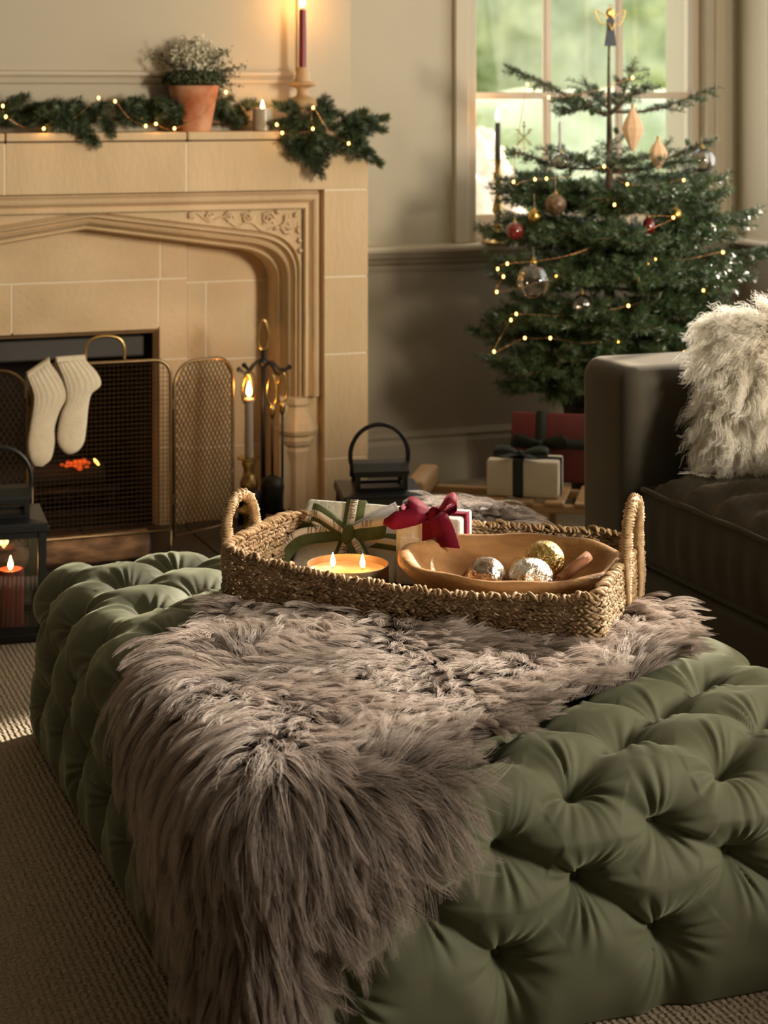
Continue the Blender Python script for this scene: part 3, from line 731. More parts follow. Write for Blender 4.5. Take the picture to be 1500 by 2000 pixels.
# ------------------------------------------------------------------ sheepskin thrown over the ottoman
FX0, FX1, FY0, FY1, FZ, FR = 0.702, 1.805, 2.490, 4.062, 0.366, 0.085
def wrap(X, Y, H):
    """unrolled (X, Y) and height above the cloth -> 3D over the ottoman's rounded edges"""
    cx = np.clip(X, FX0 + FR, FX1 - FR); cy = np.clip(Y, FY0 + FR, FY1 - FR)
    ex, ey = X - cx, Y - cy; L = np.sqrt(ex ** 2 + ey ** 2); s = np.maximum(L, 1e-9); ux, uy = ex / s, ey / s
    ang = np.minimum(L / FR, PI / 2); drop = np.maximum(L - FR * PI / 2, 0)
    r = (FR + H) * np.sin(ang)
    x = cx + ux * r; y = cy + uy * r; z = FZ - FR + (FR + H) * np.cos(ang) - drop
    return np.stack([x, y, z], -1)
HIDE = [(.985, 3.46), (.91, 3.36), (.85, 3.25), (.785, 3.13), (.71, 2.99), (.64, 2.84), (.585, 2.69), (.545, 2.56), (.56, 2.42), (.59, 2.32), (.69, 2.245), (.765, 2.255), (.80, 2.33), (.83, 2.40), (.90, 2.44), (1.00, 2.49), (1.045, 2.56), (1.13, 2.62), (1.29, 2.70), (1.43, 2.765), (1.59, 2.86), (1.665, 2.97), (1.70, 3.08), (1.68, 3.45), (1.72, 3.80), (1.77, 4.04), (1.69, 4.10), (1.62, 4.00), (1.56, 3.72), (1.22, 3.60)]
def in_poly(x, y, poly):
    c = np.zeros(len(x), bool); n = len(poly)
    for i in range(n):
        (x1, y1), (x2, y2) = poly[i], poly[(i + 1) % n]
        k = ((y1 > y) != (y2 > y)) & (x < (x2 - x1) * (y - y1) / (y2 - y1 + 1e-12) + x1); c ^= k
    return c
def vnoise(X, Y, f, seed):
    """cheap smooth value noise, numpy"""
    rs = np.random.RandomState(seed); T = rs.rand(64, 64)
    x = X * f + 1000; y = Y * f + 1000; xi = np.floor(x).astype(int); yi = np.floor(y).astype(int); fx = x - xi; fy = y - yi
    fx = fx * fx * (3 - 2 * fx); fy = fy * fy * (3 - 2 * fy)
    g = lambda a, b: T[a % 64, b % 64]
    return (g(xi, yi) * (1 - fx) + g(xi + 1, yi) * fx) * (1 - fy) + (g(xi, yi + 1) * (1 - fx) + g(xi + 1, yi + 1) * fx) * fy
def hide_lift(X, Y):
    """folds of the skin above the ottoman"""
    h = .010 + .022 * vnoise(X, Y, 7, 3) * np.clip((Y - 2.3) * 4, 0.3, 1)
    h += .040 * np.clip((Y - 3.82) * 5, 0, 1) * np.clip((Y - 2) , 0, 1)
    # two lobes hanging at the near left corner with a crease between them
    cx = np.clip(X, FX0 + FR, 9); cy = np.clip(Y, FY0 + FR, 9); ex, ey = cx - X, cy - Y
    L = np.sqrt(ex ** 2 + ey ** 2); phi = np.arctan2(ey, np.maximum(ex, 1e-6))
    w = np.clip((L - .10) * 6, 0, 1)
    h += w * (.045 * np.exp(-((phi - 1.05) / .38) ** 2) + .012 * np.exp(-((phi - .25) / .25) ** 2) - .006 * np.exp(-((phi - .58) / .10) ** 2))
    return h
def inside_basket(X, Y, grow=0.0):
    return in_poly(X, Y, [(.955 - grow, 3.46 - grow * .3), (1.487, 2.975 - grow), (1.785 + grow, 3.345), (1.20, 3.73 + grow)])
def hair_object(name, pts, rad, m, parent):
    n, k, _ = pts.shape
    hc = bpy.data.hair_curves.new(name); hc.add_curves([k] * n)
    hc.attributes['position'].data.foreach_set('vector', pts.astype(np.float32).ravel())
    ra = hc.attributes.get('radius') or hc.attributes.new('radius', 'FLOAT', 'POINT')
    ra.data.foreach_set('value', rad.astype(np.float32).ravel())
    hc.materials.append(M[m])
    o = bpy.data.objects.new(name, hc); COL.objects.link(o)
    if parent: o.parent = parent
    return tag(o, kind='stuff')
def build_sheepskin(NS=150000):
    rs = np.random.RandomState(11); poly = HIDE
    root = thing('sheepskin_throw', 'taupe long haired sheepskin draped across the green ottoman', 'throw', (.95, 2.75, 0))
    off = np.array([.95, 2.75, 0])
    # hide: a thin skin
    g = .02; xs = np.arange(.48, 1.84, g); ys = np.arange(2.2, 4.14, g); GX, GY = np.meshgrid(xs, ys, indexing='ij')
    ins = in_poly(GX.ravel(), GY.ravel(), poly).reshape(GX.shape)
    flat = np.where(inside_basket(GX, GY, .02) if False else in_poly(GX.ravel(), GY.ravel(), [(.93, 3.46), (1.487, 2.95), (1.81, 3.345), (1.20, 3.76)]).reshape(GX.shape), 0, 1)
    top = wrap(GX, GY, hide_lift(GX, GY) * flat + .002) - off
    idx = np.arange(GX.size).reshape(GX.shape)
    full = ins[:-1, :-1] & ins[1:, :-1] & ins[1:, 1:] & ins[:-1, 1:]
    Fq = np.stack([idx[:-1, :-1], idx[1:, :-1], idx[1:, 1:], idx[:-1, 1:]], -1)[full]
    used, inv = np.unique(Fq, return_inverse=True)
    np_mesh('hide', top.reshape(-1, 3)[used], inv.reshape(-1, 4), 'hide', root, True)
    # roots
    X = rs.uniform(.48, 1.84, NS * 3); Y = rs.uniform(2.2, 4.14, NS * 3); k = in_poly(X, Y, poly)
    k &= ~in_poly(X, Y, [(.965, 3.47), (1.487, 2.99), (1.775, 3.345), (1.20, 3.72)])
    # nearer hairs denser than the far side
    k &= rs.rand(len(X)) < np.where(Y > 3.2, .6, 1.0)
    X = X[k][:NS]; Y = Y[k][:NS]; n = len(X)
    # combing: away from the spine, downhill on the sides, with wandering swirls
    sx, sy = (1.70 - .75), (3.95 - 2.50); sl = math.hypot(sx, sy); sx, sy = sx / sl, sy / sl
    def flow(X, Y):
        px, py = X - .95, Y - 2.80; al = px * sx + py * sy; side = px * -sy + py * sx
        fx = -sy * np.tanh(side * 9) * 1.0 - sx * .55; fy = sx * np.tanh(side * 9) * 1.0 - sy * .55
        a1 = (vnoise(X, Y, 5.5, 21) - .5) * 5.0 + (vnoise(X, Y, 14, 22) - .5) * 2.2
        fx, fy = fx * np.cos(a1) - fy * np.sin(a1), fx * np.sin(a1) + fy * np.cos(a1)
        cx = np.clip(X, FX0 + FR, FX1 - FR); cy = np.clip(Y, FY0 + FR, FY1 - FR); ex, ey = X - cx, Y - cy; L = np.sqrt(ex ** 2 + ey ** 2)
        w = np.clip(L * 14, 0, 1) * 1.6; s = np.maximum(L, 1e-9)
        fx += ex / s * w; fy += ey / s * w
        q = np.sqrt(fx ** 2 + fy ** 2) + 1e-9
        return fx / q, fy / q, np.clip(L * 9, 0, 1)
    def shape(X, Y, ln, lift, rsd, K=8):
        fx, fy, sd = flow(X, Y); t = np.linspace(0, 1, K)[None]
        tx, ty = -fy, fx
        bend = rsd[:, :1] * .35; wob = rsd[:, 1:2]
        along = ln[:, None] * t; lat = ln[:, None] * (bend * t ** 2 + .07 * np.sin(t * 5 + wob * 6) * t)
        PX = X[:, None] + fx[:, None] * along + tx[:, None] * lat; PY = Y[:, None] + fy[:, None] * along + ty[:, None] * lat
        PH = lift[:, None] * ln[:, None] * (1.5 * t - .85 * t ** 2)
        return PX, PY, PH
    nc = 8500; ci = rs.choice(n, nc, False); kd = kdtree.KDTree(nc)
    for q, j in enumerate(ci): kd.insert((X[j], Y[j], 0), q)
    kd.balance()
    own = np.array([kd.find((x, y, 0))[1] for x, y in zip(X, Y)])
    cl_len = rs.uniform(.050, .090, nc); cl_lift = rs.uniform(.25, .70, nc); cl_r = rs.uniform(-1, 1, (nc, 2))
    ln = cl_len[own] * rs.uniform(.75, 1.1, n); lift = cl_lift[own] * rs.uniform(.75, 1.2, n)
    _, _, sd = flow(X, Y)
    ln *= 1 + .35 * sd; lift *= 1 - .25 * sd
    rr = cl_r[own] * .8 + rs.uniform(-1, 1, (n, 2)) * .55
    PX, PY, PH = shape(X, Y, ln, lift, rr)
    CX, CY, CH_ = shape(X[ci], Y[ci], cl_len * (1 + .35 * sd[ci]), cl_lift * (1 - .25 * sd[ci]), cl_r)
    t = np.linspace(0, 1, 8)[None]; w = (.78 * t ** 1.2)
    PX = PX * (1 - w) + CX[own] * w; PY = PY * (1 - w) + CY[own] * w; PH = PH * (1 - w) + CH_[own] * w
    pts = wrap(PX, PY, PH + hide_lift(X, Y)[:, None] + .004)
    pts[..., 2] = np.maximum(pts[..., 2], .008)
    # lie outside the basket wall
    rad = np.broadcast_to(.00042 * (1 - .85 * np.linspace(0, 1, 8) ** 1.5)[None], (n, 8))
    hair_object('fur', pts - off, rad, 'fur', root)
build_sheepskin()

# ------------------------------------------------------------------ seagrass basket
BQ = [(.955, 3.46), (1.474, 2.936), (1.785, 3.345), (1.20, 3.73)]      # corners, anticlockwise from the near left
BC = Vector((1.355, 3.385)); BZ0 = .370
def rounded_outline(Q, rad, seg=8, step=.004):
    n = len(Q); P = []
    for i in range(n):
        a, b, c = Vector(Q[i - 1]), Vector(Q[i]), Vector(Q[(i + 1) % n]); r = rad[i]
        u, w = (a - b).normalized(), (c - b).normalized(); p0, p2 = b + u * r, b + w * r
        for k in range(seg + 1):
            t = k / seg; P.append(p0 * (1 - t) ** 2 + b * 2 * t * (1 - t) + p2 * t * t)
    out = []
    for i in range(len(P)):
        a, b = P[i], P[(i + 1) % len(P)]; d = (b - a).length; m = max(int(d / step), 1)
        for k in range(m): out.append(a + (b - a) * (k / m))
    return out
class Path2:
    def __init__(s, pts):
        s.p = np.array([tuple(p) for p in pts]); q = np.roll(s.p, -1, 0); d = np.linalg.norm(q - s.p, axis=1); s.cum = np.concatenate([[0], np.cumsum(d)]); s.L = s.cum[-1]; s.pp = np.vstack([s.p, s.p[:1]])
    def at(s, u):
        u = np.asarray(u) % s.L
        return np.stack([np.interp(u, s.cum, s.pp[:, 0]), np.interp(u, s.cum, s.pp[:, 1])], -1)
    def tan(s, u): return unit(s.at(np.asarray(u) + .01) - s.at(np.asarray(u) - .01))
BP = Path2(rounded_outline(BQ, [.045, .020, .09, .08]))
def rim_height(p):
    """the near side sags in the middle"""
    a, b = np.array(BQ[0]), np.array(BQ[1]); d = b - a; t = np.clip(((p - a) @ d) / (d @ d), 0, 1); dist = np.abs((p - a) @ np.array([-d[1], d[0]]) / np.linalg.norm(d))
    w = np.clip(1 - dist / .05, 0, 1)
    return .503 - .010 * t - w * .034 * np.sin(PI * np.clip(t * 1.0, 0, 1)) ** .8 - .012 * np.clip((dist - .2) * 4, 0, 1)
def stitch_template(nl=5, nr=6):
    """one twisted strand of seagrass, unit length along x"""
    V = []; F = []
    for i in range(nl):
        t = i / (nl - 1); r = [.30, .85, 1.0, .85, .30][i]
        for k in range(nr):
            q = 2 * PI * k / nr; V.append((t - .5, r * math.cos(q), r * math.sin(q)))
    for i in range(nl - 1):
        for k in range(nr): F.append((i * nr + k, i * nr + (k + 1) % nr, (i + 1) * nr + (k + 1) % nr, (i + 1) * nr + k))
    return np.array(V), np.array(F)
def build_basket():
    root = thing('seagrass_basket', 'rectangular woven seagrass basket with two loop handles holding the gifts', 'basket', (BC.x, BC.y, BZ0))
    off = np.array([BC.x, BC.y, BZ0]); rs = np.random.RandomState(4)
    TV, TF = stitch_template()
    rows = 17; Vs = []; Fs = []; nb = 0
    for layer, sign in ((0, 1), (1, -1)):
        for r in range(rows):
            cnt = int(BP.L / .0092); u = (np.arange(cnt) + .5 * (r % 2)) / cnt * BP.L
            u = u + rs.normal(0, .0018, cnt)
            p = BP.at(u); t = BP.tan(u); nrm = np.stack([t[:, 1], -t[:, 0]], 1)
            top = rim_height(p); f = (r + .5) / rows; z = BZ0 + (top - BZ0) * f + rs.normal(0, .0013, cnt)
            slope = (.42 if r % 2 == 0 else -.42) + rs.normal(0, .14, cnt)
            ln = .0165 + rs.normal(0, .0020, cnt)
            dirv = unit(np.stack([t[:, 0], t[:, 1], slope], 1)); n3 = np.stack([nrm[:, 0], nrm[:, 1], np.zeros(cnt)], 1); up = np.cross(n3, dirv)
            rad = .0029 + rs.normal(0, .0004, cnt)
            bul = .004 * np.sin(PI * f); offn = (.004 if layer == 0 else -.004) + bul + rs.normal(0, .0008, cnt)
            c = np.stack([p[:, 0], p[:, 1], z], 1) + n3 * offn[:, None]
            # template bends outward in the middle
            bend = .0026 * (1 - (2 * TV[:, 0]) ** 2) * (1 if layer == 0 else -1)
            V = c[:, None] + dirv[:, None] * (TV[None, :, 0:1] * ln[:, None, None]) + up[:, None] * (TV[None, :, 1:2] * rad[:, None, None]) + n3[:, None] * (TV[None, :, 2:3] * rad[:, None, None] + bend[None, :, None])
            Vs.append(V.reshape(-1, 3)); Fs.append((TF[None] + (np.arange(cnt) * len(TV))[:, None, None] + nb).reshape(-1, 4)); nb += V.size // 3
    o = np_mesh('weave', np.concatenate(Vs) - off, np.concatenate(Fs), 'seagrass', root, True); tag(o, kind='stuff')
    # rim: chunky knots over the edge
    cnt = int(BP.L / .0084); u = np.arange(cnt) / cnt * BP.L + rs.normal(0, .001, cnt); p = BP.at(u); t = BP.tan(u); nrm = np.stack([t[:, 1], -t[:, 0]], 1)
    z = rim_height(p) + rs.normal(0, .0020, cnt); n3 = np.stack([nrm[:, 0], nrm[:, 1], np.zeros(cnt)], 1); t3 = np.stack([t[:, 0], t[:, 1], np.zeros(cnt)], 1)
    Vs = []; Fs = []; nb = 0
    ang = np.linspace(0, PI, 6)
    for i in range(cnt):
        mbp = [np.array([p[i, 0], p[i, 1], z[i] - .004]) + n3[i] * math.cos(a_) * .0105 + np.array([0, 0, 1]) * math.sin(a_) * .0068 + t3[i] * ((.007 + .004 * math.sin(i * 2.3)) * math.cos(a_) + .003 * math.sin(2 * a_ + i)) for a_ in ang]
        m = MB().tube(mbp, [.0018, .0030, .0035, .0034, .0028, .0016], 6); v = m.verts()
        Vs.append(v); Fs += [tuple(q + nb for q in f) for f in m.f]; nb += len(v)
    rm = MB(); rm.v = Vs; rm.f = Fs; rm.n = nb; rm.off = Vector(off); tag(rm.build('rim', 'twine', root, True), kind='stuff')
    # woven floor
    fl = MB(); pts = [BP.at(u) for u in np.linspace(0, BP.L, 60, endpoint=False)]; cx, cy = BC
    fl.add([(q[0], q[1], BZ0 + .006) for q in pts] + [(cx, cy, BZ0 + .006)] + [(q[0], q[1], BZ0) for q in pts], [(i, (i + 1) % 60, 60) for i in range(60)] + [(i, (i + 1) % 60, 61 + (i + 1) % 60, 61 + i) for i in range(60)])
    fl.off = Vector(off); fl.build('woven_floor', 'seagrass', root)
    # wrapped loop handles
    def handle(c, tdir, out, hz, span, lean, z0):
        tdir = Vector(tdir).normalized(); out = Vector(out).normalized(); c = Vector(c)
        P = []
        ctrl = [(-1, -.045, 0), (-1, .0, 0.1), (-.98, .045, .35), (-.72, .086, .75), (-.25, .106, 1), (.25, .106, 1), (.72, .086, .75), (.98, .045, .35), (1, .0, .1), (1, -.045, 0)]
        for a_, zz, ln in ctrl: P.append(c + tdir * (a_ * span / 2) + out * (.011 + lean * ln) + Vector((0, 0, zz * hz / .106)))
        path = spline(P, 9)
        core = MB(root.location).tube(path, .0098, 8)
        h = core.build('handle', 'twine', root, True)
        # helical twine wrap
        w = MB(root.location); pts = []; d = 0
        for i in range(len(path) - 1):
            a_, b_ = path[i], path[i + 1]; L = (b_ - a_).length; m = max(int(L / .0011), 1)
            for k in range(m): pts.append((a_ + (b_ - a_) * (k / m), (b_ - a_).normalized(), d + L * k / m))
            d += L
        hel = []
        for q, tt, dd in pts:
            u1 = tt.orthogonal().normalized(); ref = out - tt * out.dot(tt); u1 = ref.normalized() if ref.length > .2 else u1; u2 = tt.cross(u1); a_ = dd / .0050 * 2 * PI
            rr = .0108 + .0006 * math.sin(dd * 900) + .0005 * math.sin(dd * 310)
            hel.append(q + (u1 * math.cos(a_) + u2 * math.sin(a_)) * rr)
        w.tube(hel, .0023, 5); w.build('twine_wrap', 'twine', h, True)
        # strands sewn down the outside of the wall
        for s_ in (-1, 1):
            foot = c + tdir * (s_ * span / 2) + out * .014
            a_ = MB(root.location)
            for j, dx in enumerate((-.006, .006)):
                a_.tube(spline([foot + tdir * dx + Vector((0, 0, .01)), foot + tdir * (dx * 1.1) + out * .002 + Vector((0, 0, -.035)), foot + tdir * (dx * .8 - s_ * .006) + out * .002 + Vector((0, 0, -.07)), foot + tdir * (-s_ * .012 + dx * .3) + Vector((0, 0, BZ0 - c.z + .006))], 6), [.0055] * 18 + [.0025], 6)
            a_.build('handle_strand', 'twine', root, True)
    pl = Vector(BQ[0]) * .70 + Vector(BQ[3]) * .30; tl = Vector(BQ[3]) - Vector(BQ[0])
    handle((pl.x, pl.y, .497), (tl.x, tl.y, 0), (-tl.y, tl.x, 0), .076, .122, .004, BZ0)
    prr = Vector(BQ[1]) * .44 + Vector(BQ[2]) * .56; tr = Vector(BQ[2]) - Vector(BQ[1])
    handle((prr.x, prr.y, .488), (tr.x, tr.y, 0), (tr.y, -tr.x, 0), .106, .140, .004, BZ0)
    q = Vector(BQ[0]).lerp(Vector(BQ[1]), .74); n_ = Vector((-.70, -.71)); c0 = Vector((q.x + n_.x * .014, q.y + n_.y * .014, BZ0 + .028))
    tx = (Vector(BQ[1]) - Vector(BQ[0])).normalized(); e = lambda a, o, z: c0 + Vector((tx.x * a + n_.x * o, tx.y * a + n_.y * o, z))
    MB(root.location).tube(spline([e(.004, -.006, .012), e(-.002, .004, .006), e(-.008, .008, -.004), e(-.005, .010, -.012), e(.003, .010, -.014), e(.005, .009, -.008), e(.001, .009, -.006)], 5), .0011, 5).build('loose_strand', 'twine', root, True)
    return root
build_basket()

# ------------------------------------------------------------------ lettering: strokes of a small roman face
GL = {
 'H': (.78, [((.16, 0), (.16, 1), .12), ((.62, 0), (.62, 1), .12), ((.16, .5), (.62, .5), .05), ((.04, .02), (.28, .02), .045), ((.04, .98), (.28, .98), .045), ((.50, .02), (.74, .02), .045), ((.50, .98), (.74, .98), .045)]),
 'Y': (.74, [((.10, 1), (.37, .46), .12), ((.64, 1), (.37, .46), .05), ((.37, 0), (.37, .48), .12), ((.0, .98), (.24, .98), .045), ((.52, .98), (.74, .98), .045), ((.26, .02), (.50, .02), .045)]),
 'D': (.78, [((.16, 0), (.16, 1), .12), ((.04, .02), (.36, .02), .05), ((.04, .98), (.36, .98), .05), ((.36, .98), (.56, .88), .07), ((.56, .88), (.66, .70), .11), ((.66, .72), (.66, .28), .12), ((.66, .30), (.56, .12), .11), ((.56, .12), (.36, .02), .07)]),
 'E': (.66, [((.16, 0), (.16, 1), .12), ((.04, .02), (.58, .02), .05), ((.04, .98), (.56, .98), .05), ((.16, .52), (.44, .52), .05), ((.56, 0), (.58, .22), .05), ((.55, 1), (.55, .80), .05), ((.44, .42), (.44, .62), .045)]),
 'A': (.80, [((.38, 1), (.10, 0), .05), ((.38, 1), (.66, 0), .12), ((.20, .34), (.56, .34), .05), ((.0, .02), (.22, .02), .045), ((.54, .02), (.78, .02), .045)]),
 'R': (.76, [((.16, 0), (.16, 1), .12), ((.04, .02), (.28, .02), .045), ((.04, .98), (.36, .98), .05), ((.36, .98), (.54, .88), .07), ((.54, .90), (.54, .64), .12), ((.54, .66), (.36, .52), .07), ((.16, .52), (.36, .52), .05), ((.34, .52), (.64, .02), .12), ((.58, .02), (.74, .02), .045)]),
 '&': (.86, [((.70, 0), (.26, .72), .11), ((.26, .70), (.30, .92), .07), ((.30, .92), (.44, .96), .06), ((.44, .96), (.50, .80), .08), ((.50, .80), (.20, .46), .06), ((.20, .46), (.12, .22), .10), ((.12, .22), (.28, .02), .08), ((.28, .02), (.50, .10), .05), ((.50, .10), (.68, .46), .05), ((.58, .48), (.78, .48), .04)]),
 ' ': (.5, [])}
def text_quads(txt, space=.14):
    """list of quads in (x, y), height 1"""
    x = 0; Q = []
    for ch in txt:
        w, st = GL[ch]
        for (x0, y0), (x1, y1), th in st:
            dx, dy = x1 - x0, y1 - y0; L = math.hypot(dx, dy); nx, ny = -dy / L * th / 2, dx / L * th / 2; k = max(int(L / .25), 1)
            for i in range(k):
                a, b = i / k, (i + 1) / k
                Q.append([(x + x0 + dx * a + nx, y0 + dy * a + ny), (x + x0 + dx * a - nx, y0 + dy * a - ny), (x + x0 + dx * b - nx, y0 + dy * b - ny), (x + x0 + dx * b + nx, y0 + dy * b + ny)])
        x += w + space
    return Q, x
class Strip:
    """a ribbon: centre line, width direction and surface normal at every point"""
    def __init__(s, pts, wdir, n=8):
        s.P = spline(pts, n); W_ = wdir if isinstance(wdir, list) else [wdir] * len(pts); s.Wd = [w.normalized() for w in spline(W_, n)]
        s.cum = [0]
        for i in range(1, len(s.P)): s.cum.append(s.cum[-1] + (s.P[i] - s.P[i - 1]).length)
        s.L = s.cum[-1]; s.T = [(s.P[min(i + 1, len(s.P) - 1)] - s.P[max(i - 1, 0)]).normalized() for i in range(len(s.P))]
        s.N = []
        for t, w in zip(s.T, s.Wd):
            nn = t.cross(w); s.N.append(nn.normalized() if nn.length > 1e-6 else Vector((0, 0, 1)))
    def at(s, u, v, e):
        u = min(max(u, 0), s.L - 1e-6); i = 0
        while s.cum[i + 1] < u: i += 1
        f = (u - s.cum[i]) / max(s.cum[i + 1] - s.cum[i], 1e-9)
        l = lambda A: A[i] * (1 - f) + A[i + 1] * f
        return l(s.P) + l(s.Wd) * v + l(s.N) * e
    def mesh(s, width, th=.0006, v0=0.0, e0=0.0, taper=None):
        rings = []
        for i in range(len(s.P)):
            w = width / 2 * (taper(i / (len(s.P) - 1)) if taper else 1)
            P, Wd, Nn = s.P[i] + s.Wd[i] * v0 + s.N[i] * e0, s.Wd[i], s.N[i]
            rings.append([P - Wd * w - Nn * th, P + Wd * w - Nn * th, P + Wd * w + Nn * th, P - Wd * w + Nn * th])
        return MB().loft(rings)
    def text(s, txt, u0, h, v0, e, flip=False, mb=None, to=None):
        mb = mb or MB(); Q, wd = text_quads(txt); side = 1
        if to is not None:
            i = min(range(len(s.cum)), key=lambda k: abs(s.cum[k] - (u0 + wd * h / 2))); side = 1 if s.N[i].dot(to) > 0 else -1
        e = e * side
        for q in Q:
            pp = []
            for x, y in q:
                u, v = x * h, (y - .5) * h
                if side < 0: u = wd * h - u
                if flip: u, v = wd * h - u, -v
                pp.append(s.at(u0 + u, v0 + v, e)[:])
            mb.add(pp, [(0, 1, 2, 3)])
        return mb

# ------------------------------------------------------------------ the big white gift leaning in the basket
def big_gift():
    rz = R(-39.5)
    g = thing('wrapped_gift', 'flat white paper gift tied with a printed green velvet ribbon bow', 'gift', (1.230, 3.575, .388), rz)
    # local: x along the face, y away from the camera, z up; the slab leans back
    lean = R(38)
    Wd, Hg, Dp = .222, .168, .052
    F = Matrix.Translation((0, .0, 0)) @ Matrix.Rotation(-lean, 4, 'X')       # slab coordinates: x right, y back, z up the face
    body = MB()
    import bmesh
    bm = bmesh.new(); bmesh.ops.create_grid(bm, x_segments=1, y_segments=1, size=1); bm.free()
    body.bbox((-Wd / 2, 0, 0), (Wd / 2, Dp, Hg), .009, 4, F)
    body.build('paper_wrap', 'paper', g, True)
    # folded paper flaps on the ends
    fl = MB(); fl.bbox((Wd / 2 - .001, .006, .02), (Wd / 2 + .0012, Dp - .006, Hg - .012), .0008, 1, F); fl.bbox((-Wd / 2 - .0012, .006, .02), (-Wd / 2 + .001, Dp - .006, Hg - .012), .0008, 1, F)
    fl.build('folded_flap', 'paper', g)
    f = lambda u, v, n=0.0: F @ Vector((-Wd / 2 + u, -n, Hg - v))             # u from the left, v down from the top edge, n proud of the face
    fd = lambda u, v, n=0.0: (F.to_3x3() @ Vector((u, -n, -v)))
    up = fd(0, -1); right = fd(1, 0); out = fd(0, 0, 1)
    ku, kv = .112, .078
    def ribbon(name, pts, wdir, width=.036, band=.0135, bv=0.0, words=(), taper=None, e=.0012, flipn=1):
        s = Strip(pts, wdir)
        r = s.mesh(width, .0007, 0, 0, taper).build(name, 'greenvelvet', g, True)
        s.mesh(band, e, bv, 0, taper).build('printed_tape', 'band', r, True)
        if words:
            mb = MB()
            for txt, u0, h, fl_ in words: s.text(txt, u0, h, bv, e + .0004, fl_, mb, out)
            mb.build('lettering', 'print', r)
        return r
    # bands round the parcel
    ribbon('ribbon_band', [f(.108, -.001, -.03), f(.108, -.0015, -.004), f(.108, .002, .0012), f(.110, .04, .0012), f(.112, .078, .0012)], right, .042, .016, -.004, [('HYDE', .030, .0115, False), ('& H', .066, .0115, False)])
    ribbon('ribbon_band', [f(.112, .078, .0012), f(.106, .12, .0012), f(.098, .166, .0012), f(.097, .169, -.01)], right, .040, .0165, -.003, [('HYDE', .022, .0125, False)])
    ribbon('ribbon_band', [f(-.001, .052, -.02), f(-.0005, .052, .001), f(.01, .053, .0015), f(.06, .062, .0015), (f(.112, .076, .0015))], up, .034, .0125, .006, [('& HA', .036, .0105, False)])
    ribbon('ribbon_band', [f(.112, .078, .0012), f(.16, .080, .0012), f(.215, .084, .0012), f(.223, .084, -.02)], up, .034, .0125, 0)
    # bow loops
    lp = [f(ku, kv, .008), f(.085, .066, .026), f(.050, .050, .034), f(.030, .044, .026), f(.032, .054, .012), f(.065, .068, .010), f(ku, kv, .006)]
    wl = (up * .95 + out * .30)
    ribbon('bow_loop', lp, wl, .036, .0140, -.002, [('ERA', .010, .0125, True), ('H', .078, .0125, False)], lambda t: .45 + .55 * min(1, 5 * min(t, 1 - t)))
    lp = [f(ku, kv, .006), f(.150, .062, .012), f(.180, .060, .020), f(.194, .064, .030), f(.178, .072, .034), f(.148, .074, .026), f(ku, kv, .008)]
    ribbon('bow_loop', lp[::-1], (up * .95 + out * .25), .042, .016, .013, [('ARE', .030, .0120, False)], lambda t: .45 + .55 * min(1, 5 * min(t, 1 - t)))
    # tails
    tl = [f(ku, kv, .008), f(.080, .080, .012), f(.045, .088, .018), f(.012, .102, .022), f(-.010, .130, .020), f(-.018, .165, .012)]
    ribbon('ribbon_tail', tl[::-1], [up * .4 - right * .75 + out * .35, up * .6 - right * .6 + out * .3, up * .9 - right * .4 + out * .2, up, up, up], .038, .0135, .012, [('HARE', .030, .0115, False), ('HYDE', .092, .0125, False)], lambda t: 1 - .4 * max(0, t - .7) / .3)
    tr = [f(ku, kv, .008), f(.130, .10, .016), f(.155, .132, .018), f(.180, .166, .016), f(.200, .195, .006)]
    ribbon('ribbon_tail', tr, [(right * .8 - up * -.6)] * 5, .034, .0135, .004, [('HYDE', .024, .0115, False), ('ARE', .112, .0115, False)], lambda t: .5 + .5 * min(1, 4 * t))
    # knot
    kn = MB(); c = f(ku, kv, .014)
    kn.loft([[c + right * (x * .013 * a) + up * z + out * (y * .010 * a) for x, y in [(math.cos(q * PI / 6), math.sin(q * PI / 6)) for q in range(12)]] for z, a in ((-.022, .3), (-.016, .75), (-.006, 1.0), (.005, 1.05), (.014, .8), (.020, .35))])
    kn.build('bow_knot', 'greenvelvet', g, True)
    # card
    t = thing('gift_tag', 'white handwritten card tucked under the green ribbon', 'gift tag', (0, 0, 0), 0)
    MW = Matrix.Translation(g.location) @ Matrix.Rotation(rz, 4, 'Z')
    cw = Matrix.Rotation(R(-34), 3, 'Y')
    cen = Vector((.056, -.0022, .118)); 
    q = lambda x, z, n=0: MW @ (F @ (cen + cw @ Vector((x, -n, z))))
    t.location = q(0, -.03)
    m = MB(t.location); m.add([q(-.050, -.032)[:], q(.050, -.032)[:], q(.050, .032)[:], q(-.050, .032)[:], q(-.050, -.032, -.0008)[:], q(.050, -.032, -.0008)[:], q(.050, .032, -.0008)[:], q(-.050, .032, -.0008)[:]], [(0, 1, 2, 3), (7, 6, 5, 4), (0, 4, 5, 1), (1, 5, 6, 2), (2, 6, 7, 3), (3, 7, 4, 0)]); m.build('card', 'card', t)
    m = MB(t.location)
    def pen(pts, r=.00035): m.tube([q(x, z, .0004) for x, z in pts], r, 4)
    pen([(-.046, -.028), (.046, -.028), (.046, .028), (-.046, .028), (-.046, -.028)], .0003)
    w1 = [(-.036, .010), (-.033, .004), (-.031, .011), (-.028, .004), (-.025, .013), (-.024, .006), (-.021, .012), (-.020, .005), (-.017, .014), (-.015, .006), (-.013, .011), (-.011, .006)]
    w2 = [(-.001, .014), (-.001, .005), (.003, .005), (.005, .009), (.007, .006), (.010, .010), (.012, .005), (.015, .010), (.018, .006), (.021, .008)]
